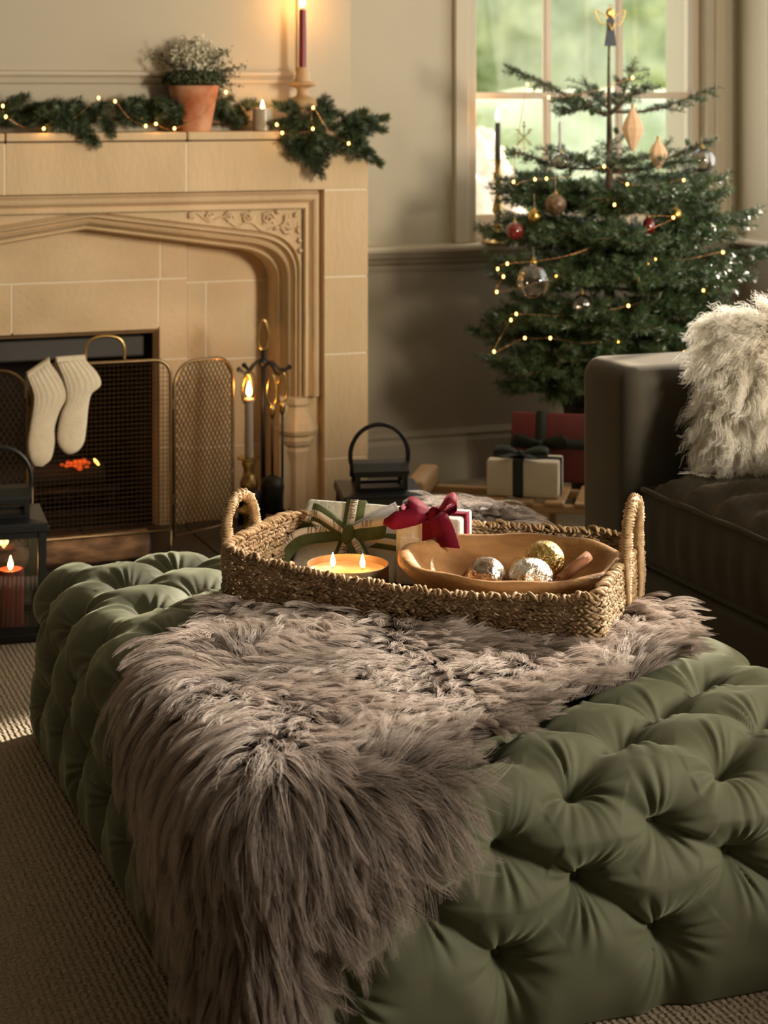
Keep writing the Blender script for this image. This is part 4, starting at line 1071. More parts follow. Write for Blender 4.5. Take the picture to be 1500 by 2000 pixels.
    w3 = [(-.034, -.006), (-.033, -.013), (-.028, -.005), (-.029, -.013), (-.024, -.008), (-.022, -.012), (-.022, -.018), (-.017, -.008), (-.014, -.012), (-.013, -.004), (-.010, -.012), (-.006, -.009)]
    w4 = [(.004, -.005), (.004, -.013), (.008, -.009), (.010, -.013), (.014, -.008), (.016, -.012), (.020, -.008), (.022, -.012), (.026, -.009), (.030, -.012)]
    for w in (w1, w2, w3, w4): pen(w)
    m.build('handwriting', 'ink', t)
big_gift()

# ------------------------------------------------------------------ cream gift with crimson bow
def red_gift():
    rz = R(-37)
    g = thing('wrapped_gift', 'small cream paper gift with a crimson velvet bow behind the bowl', 'gift', (1.400, 3.500, .388), rz)
    w, d, h = .130, .100, .134
    MB().bbox((-w / 2, -d / 2, 0), (w / 2, d / 2, h), .006, 3).build('paper_wrap', 'paper', g, True)
    fl = MB(); fl.bbox((-w / 2 + .01, -d / 2 - .0012, .006), (w / 2 - .002, -d / 2 + .001, h * .70), .0008, 1); fl.build('folded_flap', 'paper', g)
    X, Y, Z = Vector((1, 0, 0)), Vector((0, 1, 0)), Vector((0, 0, 1)); kx = .012
    def rb(name, pts, wd, width=.040, taper=None): return Strip(pts, wd).mesh(width, .0008, 0, 0, taper).build(name, 'redvelvet', g, True)
    rb('ribbon_band', [Vector((kx, -d / 2 - .0015, 0.002)), Vector((kx, -d / 2 - .0015, h * .5)), Vector((kx, -d / 2 - .001, h)), Vector((kx, -d / 2 + .004, h + .0012)), Vector((kx, 0, h + .0015)), Vector((kx, d / 2, h + .001))], X, .044)
    rb('ribbon_band', [Vector((-w / 2 - .001, 0, .01)), Vector((-w / 2 - .001, 0, h)), Vector((-w / 2 + .005, 0, h + .0012)), Vector((0, 0, h + .002)), Vector((w / 2 - .004, 0, h + .0012)), Vector((w / 2 + .0012, 0, h - .002)), Vector((w / 2 + .0015, 0, h * .5)), Vector((w / 2 + .001, 0, .01))], Y, .036)
    k = Vector((kx, -.040, h + .004)); tp = lambda t: .35 + .65 * min(1, 4 * min(t, 1 - t))
    rb('bow_loop', [k, k + Vector((-.022, -.004, .010)), k + Vector((-.044, -.006, .020)), k + Vector((-.056, .000, .018)), k + Vector((-.048, .010, .008)), k + Vector((-.022, .006, .003)), k], (Y * .75 + Z * .55), .036, tp)
    rb('bow_loop', [k, k + Vector((.014, -.002, .014)), k + Vector((.026, -.002, .031)), k + Vector((.037, .008, .034)), k + Vector((.040, .014, .018)), k + Vector((.020, .008, .005)), k], (Y * .8 - X * .2 + Z * .3), .038, tp)
    rb('ribbon_tail', [k, k + Vector((-.030, -.020, .000)), k + Vector((-.060, -.032, -.006)), k + Vector((-.092, -.040, -.010))], [Y * .6 + Z * .6, Y * .4 + Z * .8, Y * .3 + Z * .8, Y * .5 + Z * .5], .036, lambda t: .5 + .5 * min(1, 3 * t) - max(0, t - .8) * 3.5)
    rb('ribbon_tail', [k, k + Vector((.014, -.030, .002)), k + Vector((.032, -.050, -.018)), k + Vector((.044, -.054, -.048))], [X * .6 - Y * .3 + Z * .5, X * .8 + Z * .4, X * .9 + Z * .3, X], .042, lambda t: .5 + .5 * min(1, 3 * t))
    kn = MB(); c = k + Vector((0, -.004, .004))
    kn.ball(c, .012, 12, 8, (1.0, .9, 1.15)); kn.build('bow_knot', 'redvelvet', g, True)
red_gift()

# ------------------------------------------------------------------ three-wick candle in a tin
def tin_candle():
    g = thing('tin_candle', 'wide bronze candle tin with two lit wicks in melted wax', 'candle', (1.182, 3.392, .388), 0)
    R0, H0 = .0775, .077
    MB().lathe([(R0 - .004, 0), (R0, .004), (R0, H0), (R0 - .0012, H0 + .0006), (R0 - .0024, H0), (R0 - .0024, .006)], (0, 0, 0), 48).build('tin', 'tin', g, True, 50)
    MB().lathe([(.001, H0 - .016), (R0 * .9, H0 - .016), (R0 - .0024, H0 - .0135)], (0, 0, 0), 48, None, 0, 0, False).build('melted_wax', 'wax_melt', g, True)
    for x, y in ((-.028, .006), (.028, -.004)):
        a_ = R(-20.3); X, Y_ = x * math.cos(a_) - y * math.sin(a_), x * math.sin(a_) + y * math.cos(a_)
        add_flame(g, (X, Y_, H0 - .006), .026, .0052, .30)
tin_candle()

# ------------------------------------------------------------------ carved wooden bowl and what lies in it
BOWL = Vector((1.456, 3.262, .388)); BRZ = R(-29)
def bowl():
    g = thing('wooden_bowl', 'shallow oval hand carved wooden bowl of baubles in the basket', 'bowl', BOWL, BRZ)
    prof = [(.02, .004), (.30, .0), (.52, .012), (.75, .040), (.92, .070), (1.0, .088), (.995, .096), (.965, .102), (.915, .102), (.870, .095), (.79, .070), (.62, .038), (.40, .020), (.15, .014), (.005, .013)]
    n = 72; A, B_ = .212, .152; tilt = R(4.0); V = []; rnd = random.Random(8)
    rings = []
    for j, (r, z) in enumerate(prof):
        ring = []
        for k in range(n):
            q = 2 * PI * k / n; wob = 1 + .012 * math.sin(3 * q + 1) + .008 * math.sin(7 * q)
            dz = .0035 * math.sin(2 * q + .4) + .002 * math.sin(9 * q + j) * (1 if .85 < r else 0)
            e = 2.16; cx, sx = math.cos(q), math.sin(q); sup = (abs(cx) ** e + abs(sx) ** e) ** (-1 / e)
            p = Vector((A * r * wob * cx * sup, B_ * r * wob * sx * sup, z * .92 + dz * r))
            p = Matrix.Rotation(tilt, 3, 'X') @ p; ring.append(p + Vector((0, 0, .006)))
        rings.append(ring)
    MB().loft(rings).build('bowl_body', 'wood', g, True)
    return g
bowl()
def on_bowl(x, y, z): 
    p = Matrix.Rotation(BRZ, 3, 'Z') @ Vector((x, y, 0)); return (BOWL.x + p.x, BOWL.y + p.y, BOWL.z + z)
def bauble(name, label, loc, r, m, sc=(1, 1, 1), cat='bauble', lobes=0, cap=True, group=None, cm='gold'):
    g = thing(name, label, cat, (loc[0], loc[1], loc[2]), 0, group)
    b = MB()
    if lobes: b.lathe([(max(r * math.sin(PI * i / 16), 1e-4), -r * math.cos(PI * i / 16)) for i in range(17)], (0, 0, 0), 64, Matrix.Diagonal(sc), lobes, .07, False)
    else: b.ball((0, 0, 0), r, 40, 24, sc)
    b.build('ball', m, g, True)
    if cap:
        c = MB(); c.lathe([(r * .20, r * sc[2] * .95), (r * .22, r * sc[2] * 1.10), (r * .18, r * sc[2] * 1.14)], (0, 0, 0), 12)
        c.tube([(r * .10 * math.cos(q * PI / 5), 0, r * sc[2] * 1.22 + r * .10 * math.sin(q * PI / 5)) for q in range(10)], r * .025, 5, True); c.build('cap', cm, g, True)
    return g
bauble('bauble', 'crackled bronze and silver bauble at the front of the bowl', (1.392, 3.222, .388 + .075), .0355, 'bauble_bronze', cap=False)
bauble('bauble', 'crinkled silver bauble in the middle of the bowl', (1.466, 3.190, .388 + .074), .0385, 'bauble_silver', (1.08, 1, .92), cap=False)
bauble('bauble', 'crinkled gold bauble at the back of the bowl', (1.524, 3.255, .388 + .084), .0385, 'bauble_gold', cap=False)
def cinnamon():
    g = thing('cinnamon_stick', 'brown cinnamon stick beside the gold bauble in the bowl', 'cinnamon stick', (1.560, 3.205, .388 + .078), R(12))
    P = []
    for k in range(15): 
        q = k / 14 * 3.6 * PI; rr = .0115 - .0022 * k / 14 * 2; P.append((rr * math.cos(q), rr * math.sin(q)))
    rot = Matrix.Rotation(R(62), 3, 'Y')
    m = MB(); m.loft([[rot @ Vector((x, y, z)) for x, y in P] + [rot @ Vector((x * .86, y * .86, z)) for x, y in P[::-1]] for z in (-.035, -.01, .015, .042)]); m.build('bark_curl', 'cinnamon', g, True)
cinnamon()
tag(MB().tube(spline([(1.432, 3.225, .445), (1.436, 3.222, .475), (1.446, 3.218, .491), (1.462, 3.214, .494), (1.472, 3.212, .484), (1.474, 3.21, .47)], 8), .0006, 5).build('hanging_wire', 'gold', None, True), 'thin gold wire loop standing up between the baubles', 'wire')
tag(MB().tube(spline([(1.283, 3.300, .470), (1.300, 3.278, .462), (1.318, 3.256, .452), (1.340, 3.240, .446), (1.352, 3.222, .444)], 8), .0035, 7).build('twine_scrap', 'twine', None, True), 'scrap of twisted twine lying inside the left of the bowl', 'twine')
for k, (x, y, lb) in enumerate(((1.350, 3.245, 'small brown dried seed head left of the bronze bauble'), (1.436, 3.225, 'small brown dried seed head beside the gold wire loop'))):
    m = MB(); m.ball((x, y, .449), .009, 8, 6, (1.2, .9, .8)); m.tube([(x, y, .452), (x + .008, y, .466), (x + .013, y - .003, .472)], [.003, .002, .001], 5)
    tag(m.build('dried_seed_head', 'cinnamon', None, True), lb, 'seed head')

# ------------------------------------------------------------------ fire guard with socks
def rrect(x0, x1, z0, z1, r, n=8, bottom_round=False):
    P = [(x0, z0), (x0, z1 - r)] + [(x0 + r - r * math.cos(PI / 2 * k / n), z1 - r + r * math.sin(PI / 2 * k / n)) for k in range(1, n + 1)]
    P += [(x1 - r + r * math.sin(PI / 2 * k / n), z1 - r + r * math.cos(PI / 2 * k / n)) for k in range(0, n + 1)] + [(x1, z0)]
    return P
def fire_guard():
    g = thing('fire_guard', 'folding brass framed mesh fire guard in front of the fire', 'fire guard', (1.12, 5.30, 0))
    GY = 5.30
    def panel(P, x0, x1, z0, z1, r, diag, pitch, name):
        f = MB(g.location); loop = [P(x, z) for x, z in rrect(x0, x1, z0, z1, r)]; f.tube(loop, .0052, 8, True)
        pn = f.build(name, 'brass_dark', g, True)
        w = MB(g.location)
        def ztop(x):
            if x < x0 + r: return z1 - r + math.sqrt(max(r * r - (x0 + r - x) ** 2, 0))
            if x > x1 - r: return z1 - r + math.sqrt(max(r * r - (x - x1 + r) ** 2, 0))
            return z1
        def wire(a, b):
            a, b = P(*a), P(*b); 
            if (b - a).length > .004: w.tube([a, b], .0017 if diag else .0009, 3, cap=False)
        def clip_line(x, z, dx, dz):
            # march along and keep the part inside the panel
            pts = [(x + dx * t, z + dz * t) for t in np.linspace(0, 1, 120)]
            ins = [p for p in pts if x0 < p[0] < x1 and z0 < p[1] < ztop(min(max(p[0], x0), x1))]
            if len(ins) > 1: wire(ins[0], ins[-1])
        if not diag:
            x = x0 + pitch
            while x < x1: wire((x, z0), (x, ztop(x))); x += pitch
            z = z0 + pitch
            while z < z1:
                ins = 0
                if z > z1 - r: ins = r - math.sqrt(max(r * r - (z - z1 + r) ** 2, 0))
                wire((x0 + ins, z), (x1 - ins, z)); z += pitch
        else:
            H = z1 - z0; Wd = x1 - x0; k = -H * .62
            while k < Wd:
                clip_line(x0 + k, z0, H * .62, H); clip_line(x0 + k + H * .62, z0, -H * .62, H); k += pitch
        o = w.build('wire_mesh', 'mesh', pn); tag(o, kind='stuff')
        return pn
    V = Vector
    panel(lambda x, z: V((x, GY, z)), .922, 1.315, .108, .592, .045, False, .0128, 'centre_panel')
    dr = V((.213, .115, 0)).normalized(); dl = V((-.213, .08, 0)).normalized()
    panel(lambda x, z: V((1.326, GY + .004, 0)) + dr * x + V((0, 0, z)), 0, .232, .088, .578, .072, True, .0165, 'side_panel')
    panel(lambda x, z: V((.911, GY + .004, 0)) + dl * x + V((0, 0, z)), 0, .232, .095, .578, .072, True, .0165, 'side_panel')
    h = MB(g.location); h.tube(spline([(1.073, GY, .592), (1.073, GY, .63), (1.085, GY, .655), (1.110, GY, .665), (1.145, GY, .665), (1.170, GY, .655), (1.182, GY, .63), (1.182, GY, .592)], 5), .0042, 8); h.build('handle', 'brass', g, True)
    for x in (.922, 1.315):
        l = MB(g.location); l.tube([(x, GY, .11), (x, GY, .005)], .005, 8); l.tube(spline([(x, GY + .05, .022), (x, GY, .012), (x, GY - .05, .022)], 4), .005, 8); l.build('foot', 'brass_dark', g, True)
    for x in (1.3205, .9165):
        for z in (.18, .45): MB(g.location).lathe([(.006, z), (.006, z + .03)], (x, GY + .002, 0), 8).build('hinge', 'brass_dark', g)
    l = MB(g.location); e = V((1.326, GY + .004, 0)) + dr * .232; l.tube([e + V((0, 0, .09)), e + V((0, 0, .022))], .005, 8); l.build('foot', 'brass_dark', g, True)
    l = MB(g.location); e = V((.911, GY + .004, 0)) + dl * .232; l.tube([e + V((0, 0, .1)), e + V((0, 0, .022))], .005, 8); l.build('foot', 'brass_dark', g, True)
fire_guard()
def sock(label, secs, yc):
    rings = []; n = 28; m = len(secs)
    S_ = []
    for (a, b) in secs: S_.append((Vector((a[0], 0, a[1])), Vector((b[0], 0, b[1]))))
    L_ = spline([s[0] for s in S_], 5); R_ = spline([s[1] for s in S_], 5); N_ = len(L_)
    for i in range(N_):
        c = (L_[i] + R_[i]) / 2; u = (R_[i] - L_[i]) / 2; t = i / (N_ - 1)
        dep = .014 * min(1, (1 - t) * 6) ** .6 * (1 if t > .08 else .55 + .45 * t / .08)
        ring = []
        rib = .0022 * max(0, 1 - t * 1.9)
        for k in range(n * 2):
            q = 2 * PI * k / (n * 2); cx, sy = math.cos(q), math.sin(q)
            d = dep * (abs(sy) ** .75) * (1 if sy > 0 else -1) + rib * math.cos(q * 18) * (1 if sy > 0 else -1)
            ring.append(c + u * cx + Vector((0, -d, 0)) + Vector((0, .0, 0)))
        rings.append([(p.x, p.y + yc, p.z) for p in ring])
    base = rings[0]; mid = [sum(p[i] for p in base) / len(base) for i in range(3)]
    # cuff folded back over the guard's top rail
    g = thing('knitted_sock', label, 'sock', (mid[0], yc, rings[-1][0][2]))
    MB(g.location).loft(rings).build('sock_body', 'sock', g, True)
    a, b = Vector(base[0]), Vector(base[n]); fold = []
    for (dy, dz) in ((-.008, .000), (-.002, .009), (.010, .012), (.024, .006), (.030, -.02), (.031, -.06)):
        fold.append((dy, dz))
    u = (a - b); c = (a + b) / 2; rr = []
    for dy, dz in fold:
        ring = []
        for k in range(24):
            q = k / 23; p = b + u * q; ring.append((p.x, p.y + dy + .0008 * math.cos(q * 60), p.z + dz + .0))
        rr.append(ring)
    inner = [[(p[0], p[1] + .0015 * 1, p[2] - .0035) for p in ring] for ring in rr]
    m_ = MB(g.location); m_.loft([r1 + r2[::-1] for r1, r2 in zip(rr, inner)]); m_.build('cuff', 'sock', g, True)
SL = [((0.904, 0.568), (0.966, 0.606)), ((0.92, 0.522), (1.005, 0.548)), ((0.921, 0.494), (1.019, 0.513)), ((0.918, 0.466), (0.996, 0.472)), ((0.913, 0.439), (0.98, 0.424)), ((0.906, 0.384), (0.98, 0.379)), ((0.911, 0.345), (0.97, 0.338)), ((0.925, 0.322), (0.947, 0.318))]
SR = [((0.982, 0.607), (1.063, 0.609)), ((1.0, 0.563), (1.098, 0.568)), ((1.01, 0.524), (1.107, 0.536)), ((1.01, 0.496), (1.081, 0.513)), ((0.996, 0.462), (1.072, 0.478)), ((0.987, 0.417), (1.067, 0.426)), ((0.987, 0.385), (1.06, 0.381)), ((1.0, 0.36), (1.045, 0.359)), ((1.014, 0.349), (1.028, 0.349))]
sock('left cream ribbed sock hanging over the fire guard, lower of the pair', SL, 5.272)
sock('right cream ribbed sock hanging over the fire guard beside the handle', SR, 5.262)
# log on the hearth under the guard
def hearth_log():
    g = thing('firewood_log', 'brown barked log lying on the hearth under the fire guard', 'log', (1.05, 5.345, .022))
    m = MB(g.location); rings = []; rnd = random.Random(2)
    for i in range(26):
        t = i / 25; x = .80 + .455 * t; ring = []
        for k in range(18):
            q = 2 * PI * k / 18; rr = .042 * (1 + .06 * math.sin(3 * q + 1) + .07 * mnoise.noise(Vector((x * 14, q * 1.2, 2))) + .04 * rnd.uniform(-1, 1))
            ring.append((x, 5.345 + rr * math.cos(q), .066 + rr * math.sin(q) * .95))
        rings.append(ring)
    m.loft(rings); m.build('bark', 'log', g, True)
    e = MB(g.location); e.lathe([(.001, 0), (.038, 0), (.039, .003), (.001, .004)], (1.256, 5.345, .066), 18, Matrix.Rotation(PI / 2, 3, 'Y')); e.build('cut_end', 'twig', g)
hearth_log()

# ------------------------------------------------------------------ candlesticks and candles
def taper(label, loc, h, r, m, fl=True, energy=.5, fh=.034, soft=.012):
    g = thing('taper_candle', label, 'candle', loc)
    MB().lathe([(r * 1.0, 0), (r, h * .2), (r * .92, h * .9), (r * .86, h * .985), (r * .3, h)], (0, 0, 0), 18).build('wax_stick', m, g, True, 60)
    add_flame(g, (0, 0, h + .007), fh, fh * .19, energy, None, soft); return g
# brass candlestick on the hearth
g = thing('candlestick', 'tall brass candlestick on the hearth beside the fire irons', 'candlestick', (1.574, 5.395, .022))
MB().lathe([(.055, 0), (.056, .006), (.048, .012), (.030, .022), (.018, .045), (.015, .075), (.020, .092), (.034, .098), (.034, .104), (.022, .110), (.013, .120), (.016, .132), (.012, .142), (.014, .150), (.026, .168), (.027, .186), (.018, .206), (.016, .222), (.022, .240), (.019, .250), (.036, .254), (.036, .259), (.014, .260), (.013, .245)], (0, 0, 0), 28).build('turned_stem', 'brass', g, True, 40)
t = taper('taupe taper candle burning in the brass candlestick on the hearth', (1.574, 5.395, .275), .178, .0128, 'wax_grey', True, 1.5, .045)
MB().lathe([(.014, 0), (.0165, .003), (.016, .008), (.013, .011)], (0, 0, .168), 18).build('wax_lip', 'wax_melt', t, True)
# brass candlestick on the window sill
g = thing('candlestick', 'knopped brass candlestick standing on the window sill', 'candlestick', (2.700, 6.150, .8215))
MB().lathe([(.058, 0), (.060, .005), (.050, .012), (.030, .022), (.020, .030), (.024, .040), (.014, .052), (.020, .062), (.013, .078), (.012, .095), (.022, .112), (.017, .135), (.010, .165), (.011, .180), (.030, .192), (.031, .197), (.012, .202), (.014, .222), (.020, .232), (.012, .250), (.011, .268), (.013, .283), (.028, .288), (.028, .292), (.010, .293), (.009, .28)], (0, 0, 0), 28).build('turned_stem', 'brass', g, True, 40)
taper('dark olive taper candle burning on the window sill', (2.700, 6.150, .8215 + .285), .138, .0105, 'wax_green', True, 1.0, .045)
# wooden holder with a red taper on the mantel
MZ = 1.231
g = thing('candle_holder', 'turned light wood candle holder at the right of the mantel', 'candle holder', (1.815, 5.632, MZ))
MB().lathe([(.050, 0), (.050, .045), (.048, .075), (.047, .090), (.040, .098), (.020, .108), (.016, .120), (.020, .132), (.046, .142), (.044, .147), (.026, .152), (.021, .180), (.019, .196), (.0125, .196), (.012, .18)], (0, 0, 0), 32).build('turned_wood', 'holderwood', g, True, 40)
taper('dark red taper candle burning above the right of the mantel', (1.815, 5.632, MZ + .185), .192, .0120, 'wax_red', True, 3.0, .045)
# votive
g = thing('votive_candle', 'small glazed cup candle burning on the mantel beside the pot', 'candle', (1.682, 5.618, MZ))
MB().lathe([(.028, 0), (.031, .003), (.0315, .068), (.030, .0695), (.0285, .068), (.028, .01)], (0, 0, 0), 28).build('cup', 'ceramic', g, True, 40)
MB().lathe([(.001, .060), (.0285, .060)], (0, 0, 0), 24, None, 0, 0, False).build('wax', 'wax_melt', g)
add_flame(g, (0, 0, .066), .030, .0058, .5)

# ------------------------------------------------------------------ lanterns
def lantern(loc, rz, label, lit):
    g = thing('lantern', label, 'lantern', loc, rz)
    w, d, h = .105, .112, .293; b = .010
    MB().bbox((-w, -d, 0), (w, d, .022), .003, 2).build('base_plate', 'black', g)
    MB().bbox((-w - .006, -d - .006, h - .022), (w + .006, d + .006, h - .006), .003, 2).build('top_plate', 'black', g)
    MB().loft([[(x * (w + .004) * k, y * (d + .004) * k, z) for x, y in ((-1, -1), (1, -1), (1, 1), (-1, 1))] for k, z in ((1, h - .006), (.985, h), (.6, h + .004))]).build('top_cover', 'black', g)
    for x in (-1, 1):
        for y in (-1, 1):
            MB().bbox((x * (w - b) - b / 1, y * (d - b) - b, .022), (x * (w - b) + b, y * (d - b) + b, h - .022), .002, 1).build('corner_post', 'black', g)
    for z in (.030, h - .030):
        m = MB(); m.box((-w + .01, -d + .004, z - .008), (w - .01, -d + .012, z + .008)); m.box((-w + .01, d - .012, z - .008), (w - .01, d - .004, z + .008)); m.box((-w + .004, -d + .01, z - .008), (-w + .012, d - .01, z + .008)); m.box((w - .012, -d + .01, z - .008), (w - .004, d - .01, z + .008)); m.build('glazing_rail', 'black', g)
    for lo, hi in (((-w + .018, -d + .007, .036), (w - .018, -d + .009, h - .036)), ((-w + .018, d - .009, .036), (w - .018, d - .007, h - .036)), ((-w + .007, -d + .018, .036), (-w + .009, d - .018, h - .036)), ((w - .009, -d + .018, .036), (w - .007, d - .018, h - .036))):
        MB().box(lo, hi).build('glass_pane', 'lampglass', g)
    # chimney: open-sided box with a curved lid
    c, cd = .063, .050; z0 = h + .002
    m = MB()
    for x in (-1, 1):
        for y in (-1, 1): m.box((x * c - .006, y * cd - .006, z0), (x * c + .006, y * cd + .006, z0 + .046))
    m.box((-c, -cd - .005, z0), (c, -cd + .003, z0 + .008)); m.box((-c, cd - .003, z0), (c, cd + .005, z0 + .008)); m.box((-c - .005, -cd, z0), (-c + .003, cd, z0 + .008)); m.box((c - .003, -cd, z0), (c + .005, cd, z0 + .008))
    m.box((-c, -cd - .005, z0 + .036), (c, -cd + .003, z0 + .046)); m.box((-c, cd - .003, z0 + .036), (c, cd + .005, z0 + .046)); m.box((-c - .005, -cd, z0 + .036), (-c + .003, cd, z0 + .046)); m.box((c - .003, -cd, z0 + .036), (c + .005, cd, z0 + .046))
    m.build('chimney', 'black', g)
    prof = [(-cd - .010, z0 + .046), (-cd - .008, z0 + .052), (-cd * .5, z0 + .068), (0, z0 + .074), (cd * .5, z0 + .068), (cd + .008, z0 + .052), (cd + .010, z0 + .046)]
    MB().loft([[(-c - .010, y, z) for y, z in prof], [(c + .010, y, z) for y, z in prof]]).build('chimney_lid', 'black', g)
    P = [(-c - .011, 0, z0 + .030)] + [(-.078 * math.cos(q), 0, z0 + .085 + .082 * math.sin(q)) for q in np.linspace(-.35, PI + .35, 25)] + [(c + .011, 0, z0 + .030)]
    MB().tube(P, .0062, 8).build('ring_handle', 'black', g, True)
    return g
LL = (.758, 4.815, 0); lantern(LL, R(-5), 'black glazed lantern standing on the carpet at the left edge', True)
g = thing('pillar_candle', 'thick dark red candle burning inside the left lantern', 'candle', (.782, 4.800, .022))
MB().lathe([(.033, 0), (.033, .132), (.031, .138), (.028, .139), (.020, .133), (.001, .131)], (0, 0, 0), 28).build('wax_body', 'wax_pillar', g, True, 50)
add_flame(g, (0, 0, .138), .034, .0065, .8)
LRT = (1.762, 4.800, 0); lantern(LRT, R(-13), 'black lantern with a ring handle standing behind the basket', False)
g = thing('pillar_candle', 'pale unlit candle inside the lantern behind the basket', 'candle', (1.762, 4.80, .022))
MB().lathe([(.033, 0), (.033, .145), (.030, .149), (.001, .146)], (0, 0, 0), 24).build('wax_body', 'kraft', g, True, 50)
MB().tube([(0, 0, .145), (.001, 0, .157)], .001, 5).build('wick', 'wick', g)

# ------------------------------------------------------------------ fire irons
TS = Vector((1.640, 5.47, .022))
g = thing('fire_iron_stand', 'iron and brass stand holding the fire irons beside the arch', 'fire iron stand', TS)
m = MB(); m.lathe([(.075, 0), (.076, .006), (.060, .012), (.016, .020), (.012, .030)], (0, 0, 0), 20); m.build('base', 'iron', g, True)
MB().tube([(0, 0, .02), (0, 0, .56)], .0075, 8).build('pole', 'iron', g, True)
loop = [(.016 * math.sin(q) * (1 + .3 * math.cos(q)) - 0, 0, .605 - .045 * math.cos(q)) for q in np.linspace(0.35, 2 * PI - .35, 22)]
m = MB(); m.tube([(0.002, 0, .51), (0, 0, .555)] + loop + [(0, 0, .557)], .0046, 8); m.build('loop_handle', 'brass', g, True)
m = MB(); m.ball((0, 0, .522), .016, 12, 8); 
for a_ in (-150, -60, 20, 120):
    e = Vector((math.cos(R(a_)), math.sin(R(a_)), 0))
    if a_ in (20, -150): e = Vector((1 if a_ == 20 else -1, -.15, 0)).normalized()
    m.tube(spline([e * .005 + Vector((0, 0, .522)), e * .03 + Vector((0, 0, .520)), e * .055 + Vector((0, 0, .495)), e * .075 + Vector((0, 0, .505))], 5), .005, 7); m.ball(e * .079 + Vector((0, 0, .507)), .008, 8, 6)
m.build('hook_crown', 'iron', g, True)
def fire_iron(name, label, dx, dy, kind):
    o = Vector((TS.x + dx, TS.y + dy, TS.z)); g = thing(name, label, 'fire iron', o)
    h = MB(); top = .492
    h.tube([(.0135 * math.sin(q) * (1.1 - .25 * math.cos(q)), 0, top - .045 + .045 * math.cos(q)) for q in np.linspace(0, 2 * PI, 20, endpoint=False)], .0042, 7, True)
    h.lathe([(.005, .365), (.009, .375), (.0085, .395), (.005, .405)], (0, 0, 0), 10); h.build('handle', 'brass', g, True)
    MB().tube([(0, 0, .375), (0, 0, .13)], .0042, 7).build('shaft', 'iron', g, True)
    e = MB()
    if kind == 'brush': e.lathe([(.010, .195), (.030, .185), (.036, .165), (.034, .14), (.026, .085)], (0, 0, 0), 18)
    elif kind == 'shovel': e.loft([[(x * w, -.012 * c, z), (x * w * .9, -.012 * c - .003, z)] [0:1] for x, w, c, z in ()] or [[(-.006, 0, .15), (.006, 0, .15), (.006, -.004, .15), (-.006, -.004, .15)], [(-.036, .004, .12), (.036, .004, .12), (.036, -.002, .12), (-.036, -.002, .12)], [(-.040, .008, .03), (.040, .008, .03), (.040, .004, .03), (-.040, .004, .03)]])
    elif kind == 'poker': e.tube([(0, 0, .14), (0, 0, .05)], [.0045, .003], 7); e.tube(spline([(0, 0, .085), (.018, 0, .07), (.022, 0, .085)], 4), [.004] * 8 + [.002], 6)
    else:
        e.tube([(0, 0, .15), (.012, 0, .10), (.004, 0, .03)], .004, 7); e.tube([(0, 0, .15), (-.012, 0, .10), (-.004, 0, .03)], .004, 7)
    e.build({'brush': 'brush_head', 'shovel': 'shovel_blade', 'poker': 'poker_tip', 'tongs': 'tong_arms'}[kind], 'iron', g, True)
fire_iron('fire_tongs', 'brass handled iron tongs hanging left on the fire iron stand', -.052, -.010, 'tongs')
fire_iron('fire_poker', 'brass handled poker hanging right on the fire iron stand', .056, -.010, 'poker')
fire_iron('hearth_brush', 'brass handled brush with a round dark head hanging in front', .012, -.052, 'brush')
fire_iron('fire_shovel', 'brass handled iron shovel hanging behind the hearth candle', -.024, .048, 'shovel')

# ------------------------------------------------------------------ needles for fir, spruce and garland
def needle_arrays(P0, P1, step, ln, wd, rs, ang=55, flat=0.0, up=0.0, tipfac=0.75):
    """P0,P1 (n,3) twig segments -> vertex and quad arrays of thin diamond needles"""
    D = P1 - P0; L = np.linalg.norm(D, axis=1); cnt = np.maximum((L / step).astype(int), 1)
    idx = np.repeat(np.arange(len(P0)), cnt); t = rs.rand(len(idx))
    d = unit(D)[idx]; base = P0[idx] + D[idx] * t[:, None]
    ref = np.where(np.abs(d[:, 2:3]) > .92, np.array([[1., 0, 0]]), np.array([[0., 0, 1.]])); u = unit(np.cross(d, ref)); w = np.cross(u, d)
    phi = rs.rand(len(idx)) * 2 * PI
    side = np.cos(phi); vert = np.sin(phi) * (1 - flat) + up
    o = unit(u * side[:, None] + w * vert[:, None]); a_ = R(ang) + rs.normal(0, .15, len(idx))
    nd = unit(d * np.cos(a_)[:, None] + o * np.sin(a_)[:, None]); l = ln * rs.uniform(.75, 1.1, len(idx))
    sd = unit(np.cross(nd, d + rs.normal(0, .4, d.shape))) * (wd / 2)
    tip = base + nd * l[:, None]; mid = base + nd * (l * .55)[:, None]
    V = np.stack([base, mid + sd, tip, mid - sd], 1)
    return V.reshape(-1, 3), np.arange(len(idx) * 4).reshape(-1, 4)

